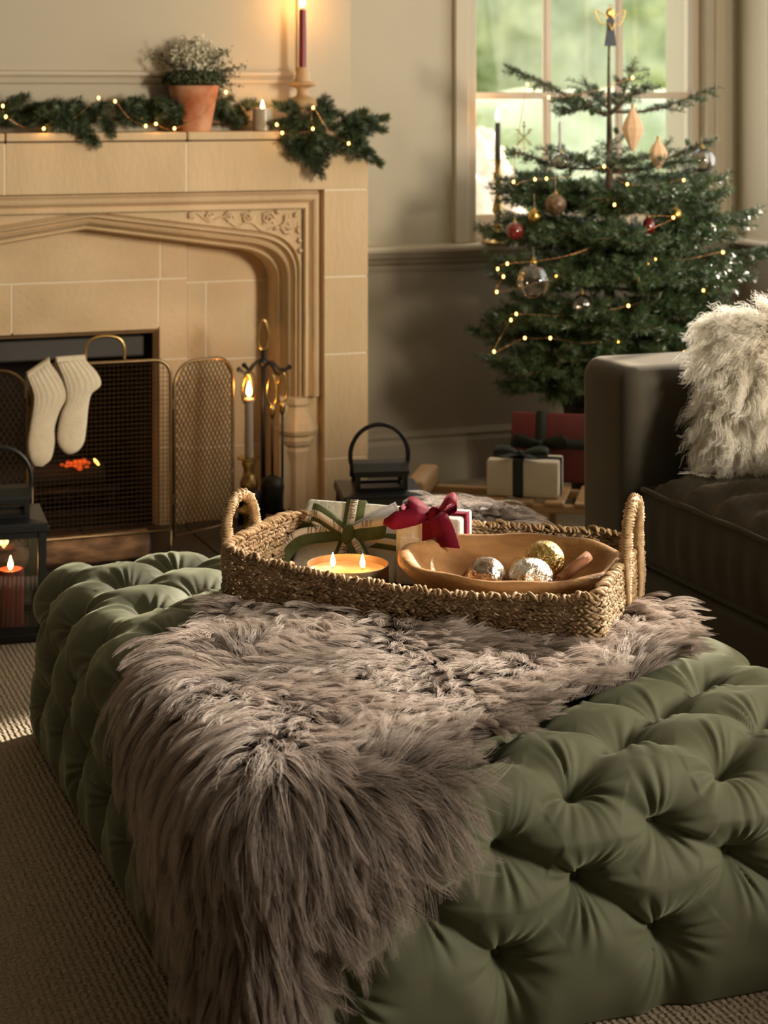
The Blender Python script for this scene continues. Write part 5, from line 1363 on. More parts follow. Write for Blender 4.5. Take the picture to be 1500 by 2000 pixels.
# ------------------------------------------------------------------ the christmas tree
TX, TY = 2.855, 5.60
def fir():
    rs = np.random.RandomState(17); rnd = random.Random(17)
    g = thing('christmas_tree', 'small Nordmann fir christmas tree in front of the window', 'tree', (TX, TY, .30)); off = np.array([TX, TY, .30])
    tr = MB(g.location); tr.tube([(TX, TY, .22), (TX + .004, TY, .5), (TX - .003, TY, .85), (TX + .002, TY, 1.1), (TX, TY, 1.3), (TX - .002, TY, 1.42), (TX, TY, 1.515)], [.021, .019, .016, .0125, .008, .005, .004], 8); tr.build('trunk', 'bark', g, True)
    br = []
    def B(z, az, ln, rise, droop=0.0): br.append((z, az, ln, rise, droop))
    # screen-left is azimuth about 160 degrees, screen-right about -20
    for az, ln, rise in ((162, .345, .16), (28, .15, .16), (-16, .365, .07), (200, .21, .05), (-70, .17, .10), (95, .16, .12), (150, .16, .00)): B(1.285, az, ln, rise)
    for az, ln, rise in ((166, .34, .055), (-22, .35, .09), (-40, .30, .02), (212, .26, .04), (-100, .26, .06), (60, .22, .08), (130, .22, .06), (20, .30, .09)): B(1.10, az, ln, rise)
    for k, az in enumerate((158, 178, 205, 240, 275, 305, 330, -18, 10, 50, 100, 130)): B(.985 + rnd.uniform(-.03, .03), az + rnd.uniform(-8, 8), .30 + rnd.uniform(-.04, .07), .05)
    for k, az in enumerate((150, 170, 190, 215, 240, 262, 285, 310, 333, -20, -5, 30, 80, 120)): B(.86 + rnd.uniform(-.03, .03), az + rnd.uniform(-8, 8), .37 + rnd.uniform(-.05, .06), .045)
    B(.80, -17, .56, .04); B(.84, -24, .46, .12)
    for k, az in enumerate((155, 172, 188, 205, 225, 248, 270, 292, 312, 335, -20, 0, 40, 90, 130)): B(.745 + rnd.uniform(-.03, .03), az + rnd.uniform(-8, 8), .42 + rnd.uniform(-.06, .04), .02)
    for k, az in enumerate((150, 168, 185, 205, 228, 250, 272, 295, 318, 340, 0, 50, 110)): B(.63 + rnd.uniform(-.03, .03), az + rnd.uniform(-8, 8), .43 + rnd.uniform(-.06, .04), -.01)
    for k, az in enumerate((152, 170, 190, 212, 235, 260, 285, 310, 335, -10, 60, 110)): B(.54 + rnd.uniform(-.03, .03), az + rnd.uniform(-8, 8), .44 + rnd.uniform(-.06, .04), -.03)
    for k, az in enumerate((160, 180, 205, 230, 255, 285, 315, 345, 80)): B(.46 + rnd.uniform(-.02, .02), az + rnd.uniform(-8, 8), .40 + rnd.uniform(-.06, .04), -.05)
    for z, az, ln, rise, droop in br:
        e = Vector((math.cos(R(az)), math.sin(R(az)), 0))
        # keep clear of the wall behind
        if 140 < az < 215 and z < .8: ln *= .88
        lim = (6.10 - TY) / max(e.y, 1e-6) if e.y > 0 else 9
        ln = min(ln, lim)
        p0 = Vector((TX, TY, z)); n = 9
        pts = []
        for k in range(n + 1):
            t = k / n; pts.append(p0 + e * (ln * t) + Vector((0, 0, rise * (t ** 1.4) + (.012 * math.sin(t * 5 + az)))))
        m = MB(g.location); m.tube(pts, [.0055 * (1 - .6 * k / n) for k in range(n + 1)], 5)
        segs = [(pts[k], pts[k + 1]) for k in range(n) if k > 0 or ln > .2]
        side = Vector((-e.y, e.x, 0)); dense = z < 1.04
        k = .16 if dense else .34
        while k < .97:
            a = p0.lerp(p0, 0); i = min(int(k * n), n - 1); f = k * n - i; a = pts[i].lerp(pts[i + 1], f)
            sl = (.165 if dense else .085) * (1 - k * .55) * rnd.uniform(.75, 1.15) + .02
            for s_ in (-1, 1):
                if rnd.random() < .07: continue
                dr = (e * rnd.uniform(.55, .85) + side * s_ * rnd.uniform(.65, .95) + Vector((0, 0, rnd.uniform(-.28, .42)))).normalized()
                b_ = a + dr * sl * .55; c_ = a + dr * sl + Vector((0, 0, rnd.uniform(-.004, .014)))
                m.tube([a, b_, c_], [.0022, .0018, .001], 4); segs += [(a, b_), (b_, c_)]
                if dense and sl > .09:
                    for s2 in (-1, 1):
                        d2 = (dr * .75 + dr.cross(Vector((0, 0, 1))) * s2 * .7).normalized(); q = a + dr * sl * .45; r_ = q + d2 * sl * .42
                        segs.append((q, r_)); m.tube([q, r_], [.0016, .0008], 4)
            k += .085 if dense else .13
        o = m.build('branch', 'twig', g, True)
        A = np.array([s[0][:] for s in segs]); Bq = np.array([s[1][:] for s in segs])
        V, F = needle_arrays(A, Bq, .00125 if dense else .00105, .025 if dense else .021, .0027, rs, 55, .22, .32)
        nd = np_mesh('needles', V - off, F, 'needle', o); tag(nd, kind='stuff')
    # fresh pale buds
    for (x, y, z) in ((TX - .115, TY - .02, 1.335), (TX - .10, TY - .08, 1.275), (TX + .0, TY - .06, 1.215), (TX + .0, TY - .11, 1.10), (TX + .26, TY - .06, 1.175)):
        A = np.array([[x, y, z]]); D = np.array([[x - .012, y - .01, z + .016]]); V, F = needle_arrays(A, D, .00012, .012, .002, rs, 60); nd = np_mesh('new_growth', V - off, F, 'needle_pale', g); tag(nd, kind='stuff')
    return g
fir()
# bucket the tree stands in
g = thing('tree_bucket', 'black metal bucket holding the christmas tree behind the sofa', 'bucket', (TX, TY, 0))
MB().lathe([(.115, 0), (.118, .006), (.150, .325), (.157, .330), (.157, .340), (.150, .342), (.144, .336), (.138, .29), (.001, .29)], (0, 0, 0), 32).build('bucket_body', 'iron', g, True, 40)
MB().lathe([(.137, .285), (.10, .300), (.03, .305), (.001, .306)], (0, 0, 0), 24).build('soil', 'bark', g, True)

# ------------------------------------------------------------------ spruce garlands on the mantel
def sprig(parent, off, p0, p1, rs, tipcol=False, r=.026, sag=.01):
    p0, p1 = Vector(p0), Vector(p1); d = p1 - p0; m1 = (p0 + p1) / 2 + Vector((0, 0, sag)); pts = spline([p0, m1, p1], 5)
    m = MB(off); m.tube(pts, [.0032 * (1 - .6 * k / (len(pts) - 1)) for k in range(len(pts))], 5); o = m.build('sprig', 'twig', parent, True)
    A = [p[:] for p in pts[:-1]]; Bq = [p[:] for p in pts[1:]]
    # a few side shoots
    sd = d.cross(Vector((0, 0, 1))); sd = sd.normalized() if sd.length > 1e-4 else Vector((1, 0, 0)); up = d.cross(sd).normalized()
    for k, s_ in ((.30, 1), (.42, -1), (.58, 1), (.70, -1)):
        a = p0.lerp(p1, k); q = (d.normalized() * .8 + (sd * s_ * .8 + up * rs.uniform(-.5, .5))).normalized(); b = a + q * d.length * .34 * (1.2 - k)
        A.append(a[:]); Bq.append(b[:])
    V, F = needle_arrays(np.array(A), np.array(Bq), .00026, r, .0024, rs, 52)
    nd = np_mesh('needles', V - np.array(off[:]), F, 'spruce', o); tag(nd, kind='stuff')
    if tipcol:
        e = p1 - d.normalized() * .03; V, F = needle_arrays(np.array([e[:]]), np.array([(p1 + d.normalized() * .004)[:]]), .00022, r * .95, .002, rs, 42)
        nd = np_mesh('needle_tips', V - np.array(off[:]), F, 'spruce_tip', o); tag(nd, kind='stuff')
def garland(label, loc, core, sprigs, seed):
    rs = np.random.RandomState(seed); g = thing('spruce_garland', label, 'garland', loc); off = Vector(loc)
    m = MB(off); m.tube(spline(core, 6), .006, 6); m.build('garland_stem', 'twig', g, True)
    for s in sprigs: sprig(g, off, s[0], s[1], rs, len(s) > 2 and s[2])
    return g
rnd = random.Random(31)
left = []
for k in range(46):
    x = .60 + .86 * (k / 45) + rnd.uniform(-.02, .02); y = 5.635 + rnd.uniform(-.035, .03); z = MZ + rnd.uniform(.02, .05)
    left.append(((x, y, z), (x + rnd.choice((-1, 1)) * rnd.uniform(.06, .12), y + rnd.uniform(-.05, .03), z + rnd.uniform(-.010, .055))))
left += [((1.10, 5.58, MZ + .04), (1.155, 5.530, 1.195)), ((1.06, 5.58, MZ + .04), (1.115, 5.535, 1.222)), ((1.12, 5.60, MZ + .06), (1.02, 5.56, 1.245)), ((1.18, 5.60, MZ + .05), (1.20, 5.545, 1.225)), ((.98, 5.6, MZ + .06), (1.03, 5.55, 1.31)), ((.88, 5.62, MZ + .07), (.96, 5.59, 1.335)), ((1.22, 5.64, MZ + .06), (1.31, 5.62, 1.33)), ((1.30, 5.66, MZ + .05), (1.385, 5.64, 1.325)), ((1.05, 5.64, MZ + .05), (1.12, 5.62, 1.325))]
garland('long spruce garland lying along the left of the mantel behind the pot', (1.0, 5.63, MZ), [(.55, 5.64, MZ + .04), (.8, 5.65, MZ + .04), (1.1, 5.64, MZ + .045), (1.35, 5.66, MZ + .03), (1.50, 5.67, MZ + .03), (1.62, 5.68, MZ + .025)], left + [((1.50, 5.68, MZ + .04), (1.60, 5.675, MZ + .10)), ((1.52, 5.68, MZ + .03), (1.63, 5.685, MZ + .06)), ((1.58, 5.69, MZ + .03), (1.68, 5.69, MZ + .085)), ((1.45, 5.68, MZ + .05), (1.56, 5.68, MZ + .12)), ((1.56, 5.67, MZ + .02), (1.64, 5.66, MZ + .03))], 51)
right = []
C0 = Vector((1.80, 5.60, MZ + .035))
for tx, ty, tz, tip in ((2.060, 5.56, 1.270, True), (2.050, 5.55, 1.235, True), (2.035, 5.535, 1.130, True), (2.000, 5.53, 1.165, True), (1.985, 5.53, 1.195, False), (1.99, 5.55, 1.290, True), (1.955, 5.52, 1.150, False), (1.925, 5.51, 1.175, False)):
    s0 = Vector((1.90, 5.575, 1.235)); right.append((tuple(s0), (tx, ty, tz), tip))
for tx, ty, tz in ((1.835, 5.505, 1.095), (1.815, 5.51, 1.105), (1.795, 5.515, 1.150), (1.765, 5.52, 1.150), (1.745, 5.525, 1.165), (1.725, 5.53, 1.195), (1.855, 5.515, 1.150), (1.880, 5.51, 1.165)):
    right.append(((1.80 + (tx - 1.80) * .3, 5.575, 1.255), (tx, ty, tz)))
for tx, ty, tz in ((1.885, 5.62, 1.335), (1.90, 5.60, 1.315), (1.72, 5.62, 1.312), (1.76, 5.60, 1.318), (1.82, 5.58, 1.30), (1.86, 5.575, 1.29), (1.70, 5.58, 1.25), (1.925, 5.57, 1.285), (1.78, 5.56, 1.265), (1.74, 5.555, 1.24), (1.84, 5.545, 1.25), (1.90, 5.54, 1.24)):
    right.append(((tuple(C0 + Vector((rnd.uniform(-.03, .05), rnd.uniform(-.01, .02), -.01)))), (tx, ty, tz)))
garland('bushy spruce garland spilling over the right corner of the mantel', (1.82, 5.60, MZ), [(1.68, 5.63, MZ + .02), (1.75, 5.61, MZ + .03), (1.83, 5.59, MZ + .03), (1.92, 5.57, MZ + .015)], right, 52)

# terracotta pot with dried flowers
g = thing('potted_plant', 'weathered terracotta pot of dried pale flowers on the mantel', 'plant', (1.470, 5.635, MZ)); off = np.array([1.470, 5.635, MZ])
MB().lathe([(.049, 0), (.051, .003), (.069, .104), (.0705, .106), (.0775, .136), (.076, .139), (.071, .137), (.066, .115), (.001, .112)], (0, 0, 0), 36).build('pot', 'terracotta', g, True, 40)
MB().lathe([(.066, .115), (.04, .122), (.001, .125)], (0, 0, 0), 20, None, 0, 0, False).build('soil', 'bark', g, True)
def plant_fill():
    rs = np.random.RandomState(9); V = []; F = []; n = 0
    st = MB()
    def leaves(P, size, name, m):
        k = len(P); d = unit(rs.normal(0, 1, (k, 3))); e = unit(np.cross(d, rs.normal(0, 1, (k, 3)))); s = size * rs.uniform(.6, 1.3, (k, 1))
        V = np.stack([P - d * s, P + e * s * .5, P + d * s, P - e * s * .5], 1).reshape(-1, 3); o = np_mesh(name, V, np.arange(k * 4).reshape(-1, 4), m, g); tag(o, kind='stuff')
    # dense green mound low down and trailing at the sides
    a_ = rs.rand(5200) * 2 * PI; r = .095 * np.sqrt(rs.rand(5200)); z = .135 + .050 * rs.rand(5200) * (1 - (r / .12) ** 2) + .01
    P = np.stack([r * np.cos(a_), np.minimum(r * np.sin(a_), .07), z], 1); leaves(P, .0065, 'green_leaves', 'herb')
    tr = []
    for k in range(34):
        az = rs.uniform(0, 2 * PI); e = np.array([np.cos(az), min(np.sin(az), .5), 0]); L = rs.uniform(.07, .135); up = rs.uniform(.00, .09)
        if k < 12: e = np.array([1, -.2 + .4 * rs.rand(), 0]); L = rs.uniform(.09, .155); up = rs.uniform(-.04, .05)
        pts = [np.array([0, 0, .13]) + e * L * t + np.array([0, 0, .03 * np.sin(t * 2) + up * t]) for t in np.linspace(.2, 1, 7)]
        st.tube([tuple(p) for p in pts], .0008, 3); q = np.array(pts)[rs.randint(1, 7, 26)] + rs.normal(0, .006, (26, 3)); tr.append(q)
    for P0, P1 in (((-.05, 0, .14), (-.085, -.01, .275)), ((-.07, 0, .15), (-.11, 0, .225))):
        P0, P1 = np.array(P0), np.array(P1); st.tube([tuple(P0), tuple((P0 + P1) / 2 + [.006, 0, 0]), tuple(P1)], .0009, 4)
        t = rs.rand(46, 1); tr.append(P0 + (P1 - P0) * t + rs.normal(0, .005, (46, 3)))
    leaves(np.concatenate(tr), .0058, 'trailing_leaves', 'herb')
    # pale feathery plumes
    fl = []
    for k in range(330):
        az = rs.uniform(0, 2 * PI); rr = .068 * np.sqrt(rs.rand()); e = np.array([np.cos(az) * rr, np.sin(az) * rr * .8, 0]); h = .275 - 9.5 * rr ** 2 + rs.uniform(-.03, .02)
        b = np.array([e[0] * .5, e[1] * .5, .14]); tip = np.array([.012 + e[0] * 1.25, e[1] * 1.1, h]); st.tube([tuple(b), tuple(tip)], .0005, 3, cap=False)
        t = rs.uniform(.45, 1, (20, 1)); fl.append(b + (tip - b) * t + rs.normal(0, .0035, (20, 3)))
    leaves(np.concatenate(fl), .0052, 'flower_plumes', 'dryflower')
    o = st.build('stems', 'twig', g); tag(o, kind='stuff')
plant_fill()

# fairy lights
def fairy_lights(name, label, pts, order_sag, loc, light=0.0, wire='copper'):
    g = thing(name, label, 'fairy lights', loc); off = Vector(loc)
    P = []; 
    for i in range(len(pts)):
        P.append(Vector(pts[i])); 
        if i < len(pts) - 1:
            a, b = Vector(pts[i]), Vector(pts[i + 1]); P.append((a + b) / 2 + Vector((0, .015, -order_sag * (b - a).length)))
    m = MB(off); m.tube(spline(P, 5), .0009, 4); m.build('wire', wire, g, True)
    me = None
    for p in pts:
        if me is None:
            b = MB(); b.ball((0, 0, 0), .0036, 8, 6, (1, 1, 1.3)); o = b.build('bulb', 'bulb', g, True); me = o.data
        else:
            o = bpy.data.objects.new('bulb', me); COL.objects.link(o); o.parent = g
        o.location = Vector(p) - off
    return g
ml = [(0.886, 5.575, 1.31), (0.893, 5.565, 1.279), (1.0, 5.55, 1.244), (1.166, 5.575, 1.333), (1.212, 5.56, 1.323), (1.303, 5.555, 1.250), (1.334, 5.555, 1.256), (1.39, 5.555, 1.242), (1.55, 5.56, 1.35), (1.702, 5.535, 1.252), (1.716, 5.525, 1.227), (1.810, 5.515, 1.239), (1.816, 5.53, 1.303), (1.918, 5.495, 1.194)]
fairy_lights('fairy_lights', 'warm fairy lights threaded through the spruce on the mantel', ml, .12, (1.3, 5.56, MZ))
for p in (ml[2], ml[6], ml[10], ml[11]): lamp('fairy_light_glow', 'POINT', (p[0], p[1] - .012, p[2]), .045, (1, .55, .16), shadow_soft_size=.006)
tb = [(2.815, 1.395), (2.525, 1.334), (2.452, 1.374), (2.406, 1.075), (2.478, 1.082), (2.517, 1.083), (2.715, 1.118), (2.796, 1.061), (2.996, 1.071), (2.751, 0.998), (2.959, 0.953), (2.751, 0.886), (2.385, 0.825), (2.353, 0.81), (2.372, 0.786), (2.35, 0.74), (2.55, .78), (2.837, 0.763), (2.868, 0.81), (2.895, 0.822), (3.138, 0.838), (3.11, 0.752), (3.082, 0.735), (3.067, 0.719), (3.025, 0.756), (2.994, 0.754), (2.80, .68), (2.415, 0.67), (2.397, 0.652), (2.341, 0.558), (2.444, 0.595), (2.53, 0.591), (2.763, 0.57), (2.996, 0.525)]
fairy_lights('fairy_lights', 'warm fairy lights on copper wire wound round the christmas tree', [(x, 5.36 + (.10 if z > 1.0 else 0) * 0, z) for x, z in tb], .05, (2.7, 5.40, .9))

# ------------------------------------------------------------------ tree ornaments
def hang(name, label, cat, x, y, z): return thing(name, label, cat, (x, y, z))
def thread(g, dz, z0=0): MB().tube([(0, 0, z0), (0, .003, z0 + dz)], .0006, 4).build('hanging_thread', 'thread', g)
def diamond(label, x, y, zc, h, w):
    g = hang('paper_ornament', label, 'ornament', x, y, zc)
    MB().loft([[(r * math.cos(2 * PI * k / 8), r * .62 * math.sin(2 * PI * k / 8), z) for k in range(8)] for r, z in ((.001, -h / 2), (w * .16, -h * .40), (w * .40, -h * .14), (w * .48, .02 * h), (w * .38, h * .18), (w * .14, h * .40), (.004, h / 2))]).build('paper_body', 'paperornament', g, False)
    MB().lathe([(.006, h / 2 - .002), (.006, h / 2 + .006)], (0, 0, 0), 10).build('cap', 'gold', g); thread(g, .035, h / 2)
diamond('large cream paper lozenge hanging right of the trunk', 2.852, 5.43, 1.232, .145, .080)
diamond('smaller cream paper lozenge hanging further right on the tree', 2.965, 5.47, 1.150, .105, .072)
g = hang('angel_topper', 'gold winged angel in a navy dress on the tree top', 'tree topper', TX - .002, TY - .012, 1.500)
MB().loft([[(x * w, y * .006, z) for x, y in ((-1, -1), (1, -1), (1, 1), (-1, 1))] for w, z in ((.0185, .0), (.0175, .012), (.012, .045), (.0105, .070), (.0125, .085), (.007, .092))]).build('dress', 'angelblue', g)
MB().ball((0, 0, .108), .016, 16, 10, (1, .45, 1.05)).build('head', 'gold', g, True)
MB().tube([(.010 * math.cos(q), 0, .130 + .004 * math.sin(q)) for q in np.linspace(0, 2 * PI, 16, endpoint=False)], .0012, 5, True).build('halo', 'gold', g)
for s_ in (-1, 1):
    MB().tube(spline([(s_ * .010, 0, .078), (s_ * .030, 0, .070), (s_ * .046, 0, .090), (s_ * .054, 0, .116), (s_ * .036, 0, .110), (s_ * .016, 0, .096)], 5, True), .0024, 6, True).build('wing', 'gold', g, True)
MB().tube(spline([(-.009, -.007, .076), (-.004, -.010, .060), (0, -.011, .052), (.004, -.010, .060), (.009, -.007, .076)], 4), .0026, 6).build('folded_arms', 'gold', g, True)
MB().tube([(0, 0, 0), (0, .010, -.04)], .0012, 5).build('fixing_wire', 'gold', g)
def tb_(label, x, y, z, r, m, lobes=0, sc=(1, 1, 1), th=.03):
    g = bauble('hanging_bauble', label, (x, y, z), r, m, sc, 'bauble', lobes); thread(g, th, r * sc[2] * 1.2); return g
tb_('brown patterned bauble hanging left of the trunk', 2.572, 5.41, 1.000, .0335, 'bauble_brown', th=.08)
tb_('clear ribbed glass bauble hanging low on the left of the tree', 2.460, 5.33, .770, .050, 'bauble_glass', 12, (1, 1, 1.12), .04)
tb_('clear glass drop bauble hanging low in front of the trunk', 2.625, 5.33, .690, .029, 'bauble_glass', 10, (1, 1, 1.25), .04)
tb_('dark red bauble hanging beside the candlestick on the sill', 2.455, 5.46, .916, .028, 'bauble_red', 0, (1, 1, 1), .05)
tb_('small dark red bauble hanging right of the trunk', 2.892, 5.40, .922, .024, 'bauble_red', 0, (.9, .9, 1.3), .04)
tb_('silvered glass bauble at the right tip of a branch', 3.125, 5.47, 1.128, .040, 'bauble_glass', 10, (1, 1, 1), .03)
tb_('clear glass bauble hanging left of the trunk under an icicle', 2.635, 5.50, 1.130, .030, 'bauble_glass', 8, (1, 1, .9), .05)
tb_('small gold bauble hanging above the red one on the left', 2.518, 5.45, .962, .020, 'gold', 0, (1, 1, 1.2), .04)
tb_('small gold bauble on the lower right branches of the tree', 3.000, 5.42, .957, .020, 'gold', 0, (1, 1, 1.2), .03)
g = hang('icicle_ornament', 'slender white glass icicle hanging before the window', 'ornament', 2.640, 5.52, 1.150)
MB().lathe([(.0008, 0), (.003, .03), (.0055, .085), (.005, .10), (.002, .106)], (0, 0, 0), 10).build('icicle', 'card', g, True); thread(g, .03, .105)
g = hang('snowflake_ornament', 'gold snowflake hanging at the left of the tree', 'ornament', 2.505, 5.50, 1.208)
m = MB()
for k in range(6):
    e = Vector((math.cos(k * PI / 3 + PI / 6) * .6, 0, math.sin(k * PI / 3 + PI / 6))); m.tube([(0, 0, 0), (e * .046)[:]], .0016, 5)
    for s_ in (-1, 1):
        f_ = Vector((math.cos(k * PI / 3 + PI / 6 + s_ * .7) * .6, 0, math.sin(k * PI / 3 + PI / 6 + s_ * .7))); m.tube([(e * .028)[:], (e * .028 + f_ * .014)[:]], .0013, 5)
    m.ball((e * .047)[:], .0032, 8, 6)
m.build('snowflake_arms', 'brass_dark', g); thread(g, .05, .045)  # darker metal stands in for the shade of hanging against the window

# ------------------------------------------------------------------ sofa
def sofa():
    g = thing('sofa', 'dark brown velvet sofa with a square arm at the right edge', 'sofa', (2.55, 3.0, 0)); o = Vector(g.location)
    def P(name, lo, hi, bev, seg=5): m = MB(o); m.bbox(lo, hi, bev, seg); return m.build(name, 'sofa', g, True)
    P('arm', (2.005, 3.850, .05), (3.02, 4.095, .728), .045, 8)
    P('base', (2.03, 1.4, .05), (3.02, 3.85, .28), .02)
    P('sofa_back', (2.82, 1.4, .05), (3.05, 3.852, .80), .05, 6)
    for x, y in ((2.08, 4.03), (2.95, 4.03), (2.08, 1.5), (2.95, 1.5)):
        MB(o).lathe([(.018, 0), (.028, .055)], (x, y, 0), 12).build('foot', 'black', g)
    # seat cushions with piping
    for y0, y1 in ((2.62, 3.842), (1.42, 2.61)):
        nx, ny = 44, 56; x0, x1 = 2.045, 2.83; rings = []
        V = []; F = []
        def top(u, v):
            e = (1 - abs(2 * u - 1) ** 5) * (1 - abs(2 * v - 1) ** 7)
            x = x0 + (x1 - x0) * u; y = y0 + (y1 - y0) * v
            ds = u * (x1 - x0)
            wr = .013 * math.sin(y * 48 + 3 * math.sin(x * 9) + x * 20) * math.exp(-ds / .22) * min(1, ds / .03) + .004 * math.sin(y * 90 + x * 30) * math.exp(-ds / .15) * min(1, ds / .03)
            return (x, y, .452 + .072 * max(e, 0) ** .6 + wr)
        m = MB(o)
        for i in range(nx + 1):
            rings.append([top(i / nx, j / ny) for j in range(ny + 1)])
        m.loft(rings, closed=False, cap=False)
        # front band
        fr = []
        for k in range(9):
            t = k / 8; fr.append([(x0 - .012 * math.sin(PI * t) - .003 * math.sin(j * 1.9) * math.sin(PI * t), y0 + (y1 - y0) * j / ny, .452 - .165 * t) for j in range(ny + 1)])
        m.loft(fr[::-1], closed=False, cap=False)
        sd = [[(x0 + (x1 - x0) * i / nx, y1, .452 - .165 * k) for i in range(nx + 1)] for k in (0, 1)]; m.loft(sd[::-1], closed=False, cap=False)
        c = m.build('seat_cushion', 'sofa', g, True, 50)
        p = MB(o); p.tube([(x0 - .002, y0 + (y1 - y0) * j / 40, .454 + .0015 * math.sin(j)) for j in range(41)], .0062, 8); p.tube([(x0 + (x1 - x0) * i / 20, y1 - .004, .454) for i in range(21)], .0062, 8)
        p.tube([(x0 - .002, y0 + (y1 - y0) * j / 40, .292) for j in range(41)], .0055, 8); p.build('piping', 'sofa', c, True)
sofa()
# ------------------------------------------------------------------ long haired white cushion
def wool_cushion():
    c = Vector((2.325, 3.680, .682)); nrm = Vector((-.60, -.68, .42)).normalized(); g = thing('wool_cushion', 'white curly long haired wool cushion propped on the sofa', 'cushion', (c.x, c.y, .505)); off = np.array([c.x, c.y, .505])
    up = (Vector((0, 0, 1)) - nrm * nrm.z).normalized(); rt = up.cross(nrm).normalized()
    n = 30; V = []; hw, th = .180, .055
    def surf(u, v, s_):
        e = max((1 - abs(u) ** 3.2) * (1 - abs(v) ** 3.2), 0) ** .55
        return c + rt * (hw * u * (1 - .05 * (1 - v * v))) + up * (hw * v * (1 - .05 * (1 - u * u))) + nrm * (s_ * th * e)
    m = MB(g.location)
    for s_ in (1, -1):
        rings = [[surf(-1 + 2 * i / n, -1 + 2 * j / n, s_)[:] for j in range(n + 1)] for i in range(n + 1)]
        m.loft(rings if s_ > 0 else rings[::-1], closed=False, cap=False)
    m.build('cushion_cover', 'wool', g, True)
    rs = np.random.RandomState(6); N_ = 26000; K = 16
    u = rs.uniform(-1, 1, N_); v = rs.uniform(-1, 1, N_); s_ = np.where(rs.rand(N_) < .78, 1, -1)
    root = np.array([surf(a, b, q)[:] for a, b, q in zip(u, v, s_)])
    cn, cr, cu = np.array(nrm[:]), np.array(rt[:]), np.array(up[:])
    nc = 900; cid = rs.randint(0, nc, N_); cu0 = rs.uniform(-1, 1, nc); cv0 = rs.uniform(-1, 1, nc)
    kd = kdtree.KDTree(nc)
    for q in range(nc): kd.insert((cu0[q], cv0[q], 0), q)
    kd.balance(); cid = np.array([kd.find((a, b, 0))[1] for a, b in zip(u, v)])
    # hair parts near the top and falls outwards, then down
    pu, pv = -.12, .52
    dx, dy = u - pu, v - pv; q = np.sqrt(dx ** 2 + dy ** 2) + .05
    ex, ey = dx / q, dy / q - .55 * np.clip(q * 1.2, 0, 1)
    d = unit(cr * ex[:, None] + cu * ey[:, None] + cn * (s_ * .42)[:, None] + np.array([0, 0, -.25]))
    crd = rs.normal(0, .30, (nc, 3)); d = unit(d + crd[cid])
    ln = rs.uniform(.065, .105, N_) * (1 - .25 * (v < -.6))
    t = np.linspace(0, 1, K)
    p1 = unit(np.cross(d, np.array([0.3, .2, 1.]))); p2 = np.cross(d, p1)
    ph = (rs.rand(nc) * 6.28)[cid] + rs.normal(0, .35, N_); fq = (rs.uniform(2.2, 3.6, nc))[cid]
    amp = .0048 * np.minimum(t * 3, 1)
    pts = root[:, None] + d[:, None] * (ln[:, None] * t[None])[..., None] + p1[:, None] * (amp[None] * np.sin(fq[:, None] * 6.28 * t[None] + ph[:, None]))[..., None] + p2[:, None] * (amp[None] * np.cos(fq[:, None] * 6.28 * t[None] + ph[:, None]))[..., None]
    pts[..., 2] -= (.020 * t ** 2)[None]
    # keep off the seat
    pts[..., 2] = np.maximum(pts[..., 2], .507 + .004 * rs.rand(N_, 1))
    pts[..., 1] = np.minimum(pts[..., 1], 3.846)
    rad = np.broadcast_to(.00075 * (1 - .7 * t)[None], (N_, K))
    hair_object('wool_pile', pts - off, rad, 'lamb', g)
wool_cushion()
# white boucle cushion at the frame's right edge
g = thing('boucle_cushion', 'white boucle cushion lying on the sofa at the right edge', 'cushion', (2.375, 3.36, .505)); m = MB()
rnd = random.Random(12); rings = []
for i in range(41):
    a_ = -PI / 2 + PI * i / 40; ring = []
    for k in range(72):
        q = 2 * PI * k / 72; e = 2.8; cx, sx = math.cos(q), math.sin(q); sup = (abs(cx) ** e + abs(sx) ** e) ** (-1 / e)
        r = max(math.cos(a_), .01) ** .5; j = 1 + .012 * rnd.uniform(-1, 1)
        ring.append((.215 * sup * cx * r * j, .20 * sup * sx * r * j, .052 + .050 * math.sin(a_) * j))
    rings.append(ring)
m.loft(rings); m.build('boucle_cover', 'wool', g, True)

# ------------------------------------------------------------------ wooden sledge and its parcels
SLD = Vector((2.245, 5.055, 0)); SRZ = R(-31)
g = thing('wooden_sledge', 'old honey coloured wooden sledge holding parcels under the tree', 'sledge', SLD, SRZ)
for y in (-.105, .105):
    MB().bbox((-.26, y - .014, .165), (.55, y + .014, .188), .004, 2).build('side_rail', 'sledwood', g)
    r = MB(); P = spline([(.55, y, .012), (.1, y, .012), (-.18, y, .012), (-.27, y, .045), (-.315, y, .13), (-.285, y, .205), (-.245, y, .222)], 6)
    r.loft([[(p.x, p.y - .012, p.z - .010), (p.x, p.y + .012, p.z - .010), (p.x, p.y + .012, p.z + .012), (p.x, p.y - .012, p.z + .012)] for p in P]); r.build('runner', 'sledwood', g, True, 40)
    for x in (-.14, .12, .40): MB().bbox((x - .016, y - .012, .018), (x + .016, y + .012, .17), .003, 1).build('upright', 'sledwood', g)
MB().bbox((-.275, -.135, .185), (-.215, .135, .245), .014, 3).build('front_bar', 'sledwood', g, True)
for k in range(7):
    x = -.02 + k * .085; MB().bbox((x - .028, -.125, .186), (x + .028, .125, .198), .003, 1).build('slat', 'sledwood', g)
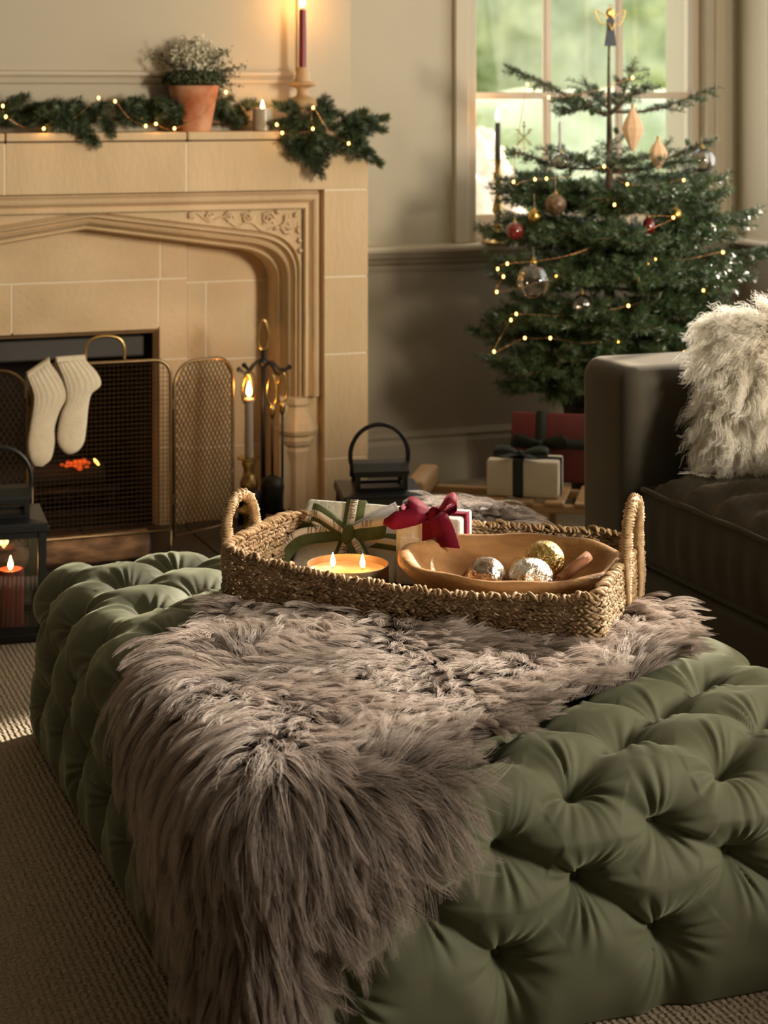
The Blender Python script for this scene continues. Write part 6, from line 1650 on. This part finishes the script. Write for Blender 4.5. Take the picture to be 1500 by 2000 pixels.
def parcel(label, loc, rz, size, paper, lean=0, rib='darkribbon', bow=True, bx=.0):
    g = thing('wrapped_gift', label, 'gift', loc, rz); w, d, h = size; F = Matrix.Rotation(-lean, 4, 'X')
    MB().bbox((-w / 2, -d / 2, 0), (w / 2, d / 2, h), .006, 3, F).build('paper_wrap', paper, g, True)
    f = lambda x, y, z: F @ Vector((x, y, z)); X, Y, Z = [F.to_3x3() @ Vector(v) for v in ((1, 0, 0), (0, 1, 0), (0, 0, 1))]; e = .0014
    def rb(name, pts, wd, width, taper=None): return Strip(pts, wd).mesh(width, .0008, 0, 0, taper).build(name, rib, g, True)
    rb('ribbon_band', [f(bx, -d / 2 - e, .002), f(bx, -d / 2 - e, h / 2), f(bx, -d / 2 - e, h - .004), f(bx, -d / 2 + .004, h + e), f(bx, 0, h + e), f(bx, d / 2, h + e)], X, .030)
    if lean: rb('ribbon_band', [f(-w / 2, -d / 2 - e, h * .55), f(0, -d / 2 - e, h * .55), f(w / 2, -d / 2 - e, h * .55)], Z, .028)
    else: rb('ribbon_band', [f(w / 2 + e, 0, .002), f(w / 2 + e, 0, h * .6), f(w / 2 + e, 0, h - .002), f(w / 2 - .006, 0, h + e), f(0, 0, h + e * 1.5), f(-w / 2 + .002, 0, h + e)], Y, .030)
    k = f(bx, -d / 2 - .012, h * .55) if lean else f(bx, -.01, h + .008); N_ = -Y if lean else Z; U = Z if lean else Y
    tp = lambda t: .4 + .6 * min(1, 4 * min(t, 1 - t))
    for s_ in (-1, 1):
        rb('bow_loop', [k, k + X * s_ * .03 + U * .006 + N_ * .014, k + X * s_ * .066 + U * .012 + N_ * .016, k + X * s_ * .078 + U * .008 + N_ * .006, k + X * s_ * .05 - U * .002, k + X * s_ * .02, k], (U * .9 + N_ * .45), .030, tp)
        rb('ribbon_tail', [k, k + X * s_ * .02 - U * .03 + N_ * .006, k + X * s_ * .045 - U * .06 + N_ * .002], (X * .8 + U * .4 * s_), .026, lambda t: .5 + .5 * min(1, 3 * t))
    MB().ball(k + N_ * .004, .011, 10, 8).build('bow_knot', rib, g, True)
M['oliveribbon'] = mat('olive_ribbon', (.045, .055, .022), .75)
parcel('cream parcel with a dark green ribbon on the sledge', (2.283, 5.005, .199), R(-33), (.205, .115, .104), 'kraft', 0, 'darkribbon', True, -.012)
parcel('dark red parcel with a dark green bow leaning behind the cream one', (2.422, 5.128, .200), R(-33), (.235, .06, .200), 'redpaper', R(10), 'darkribbon', True, -.028)
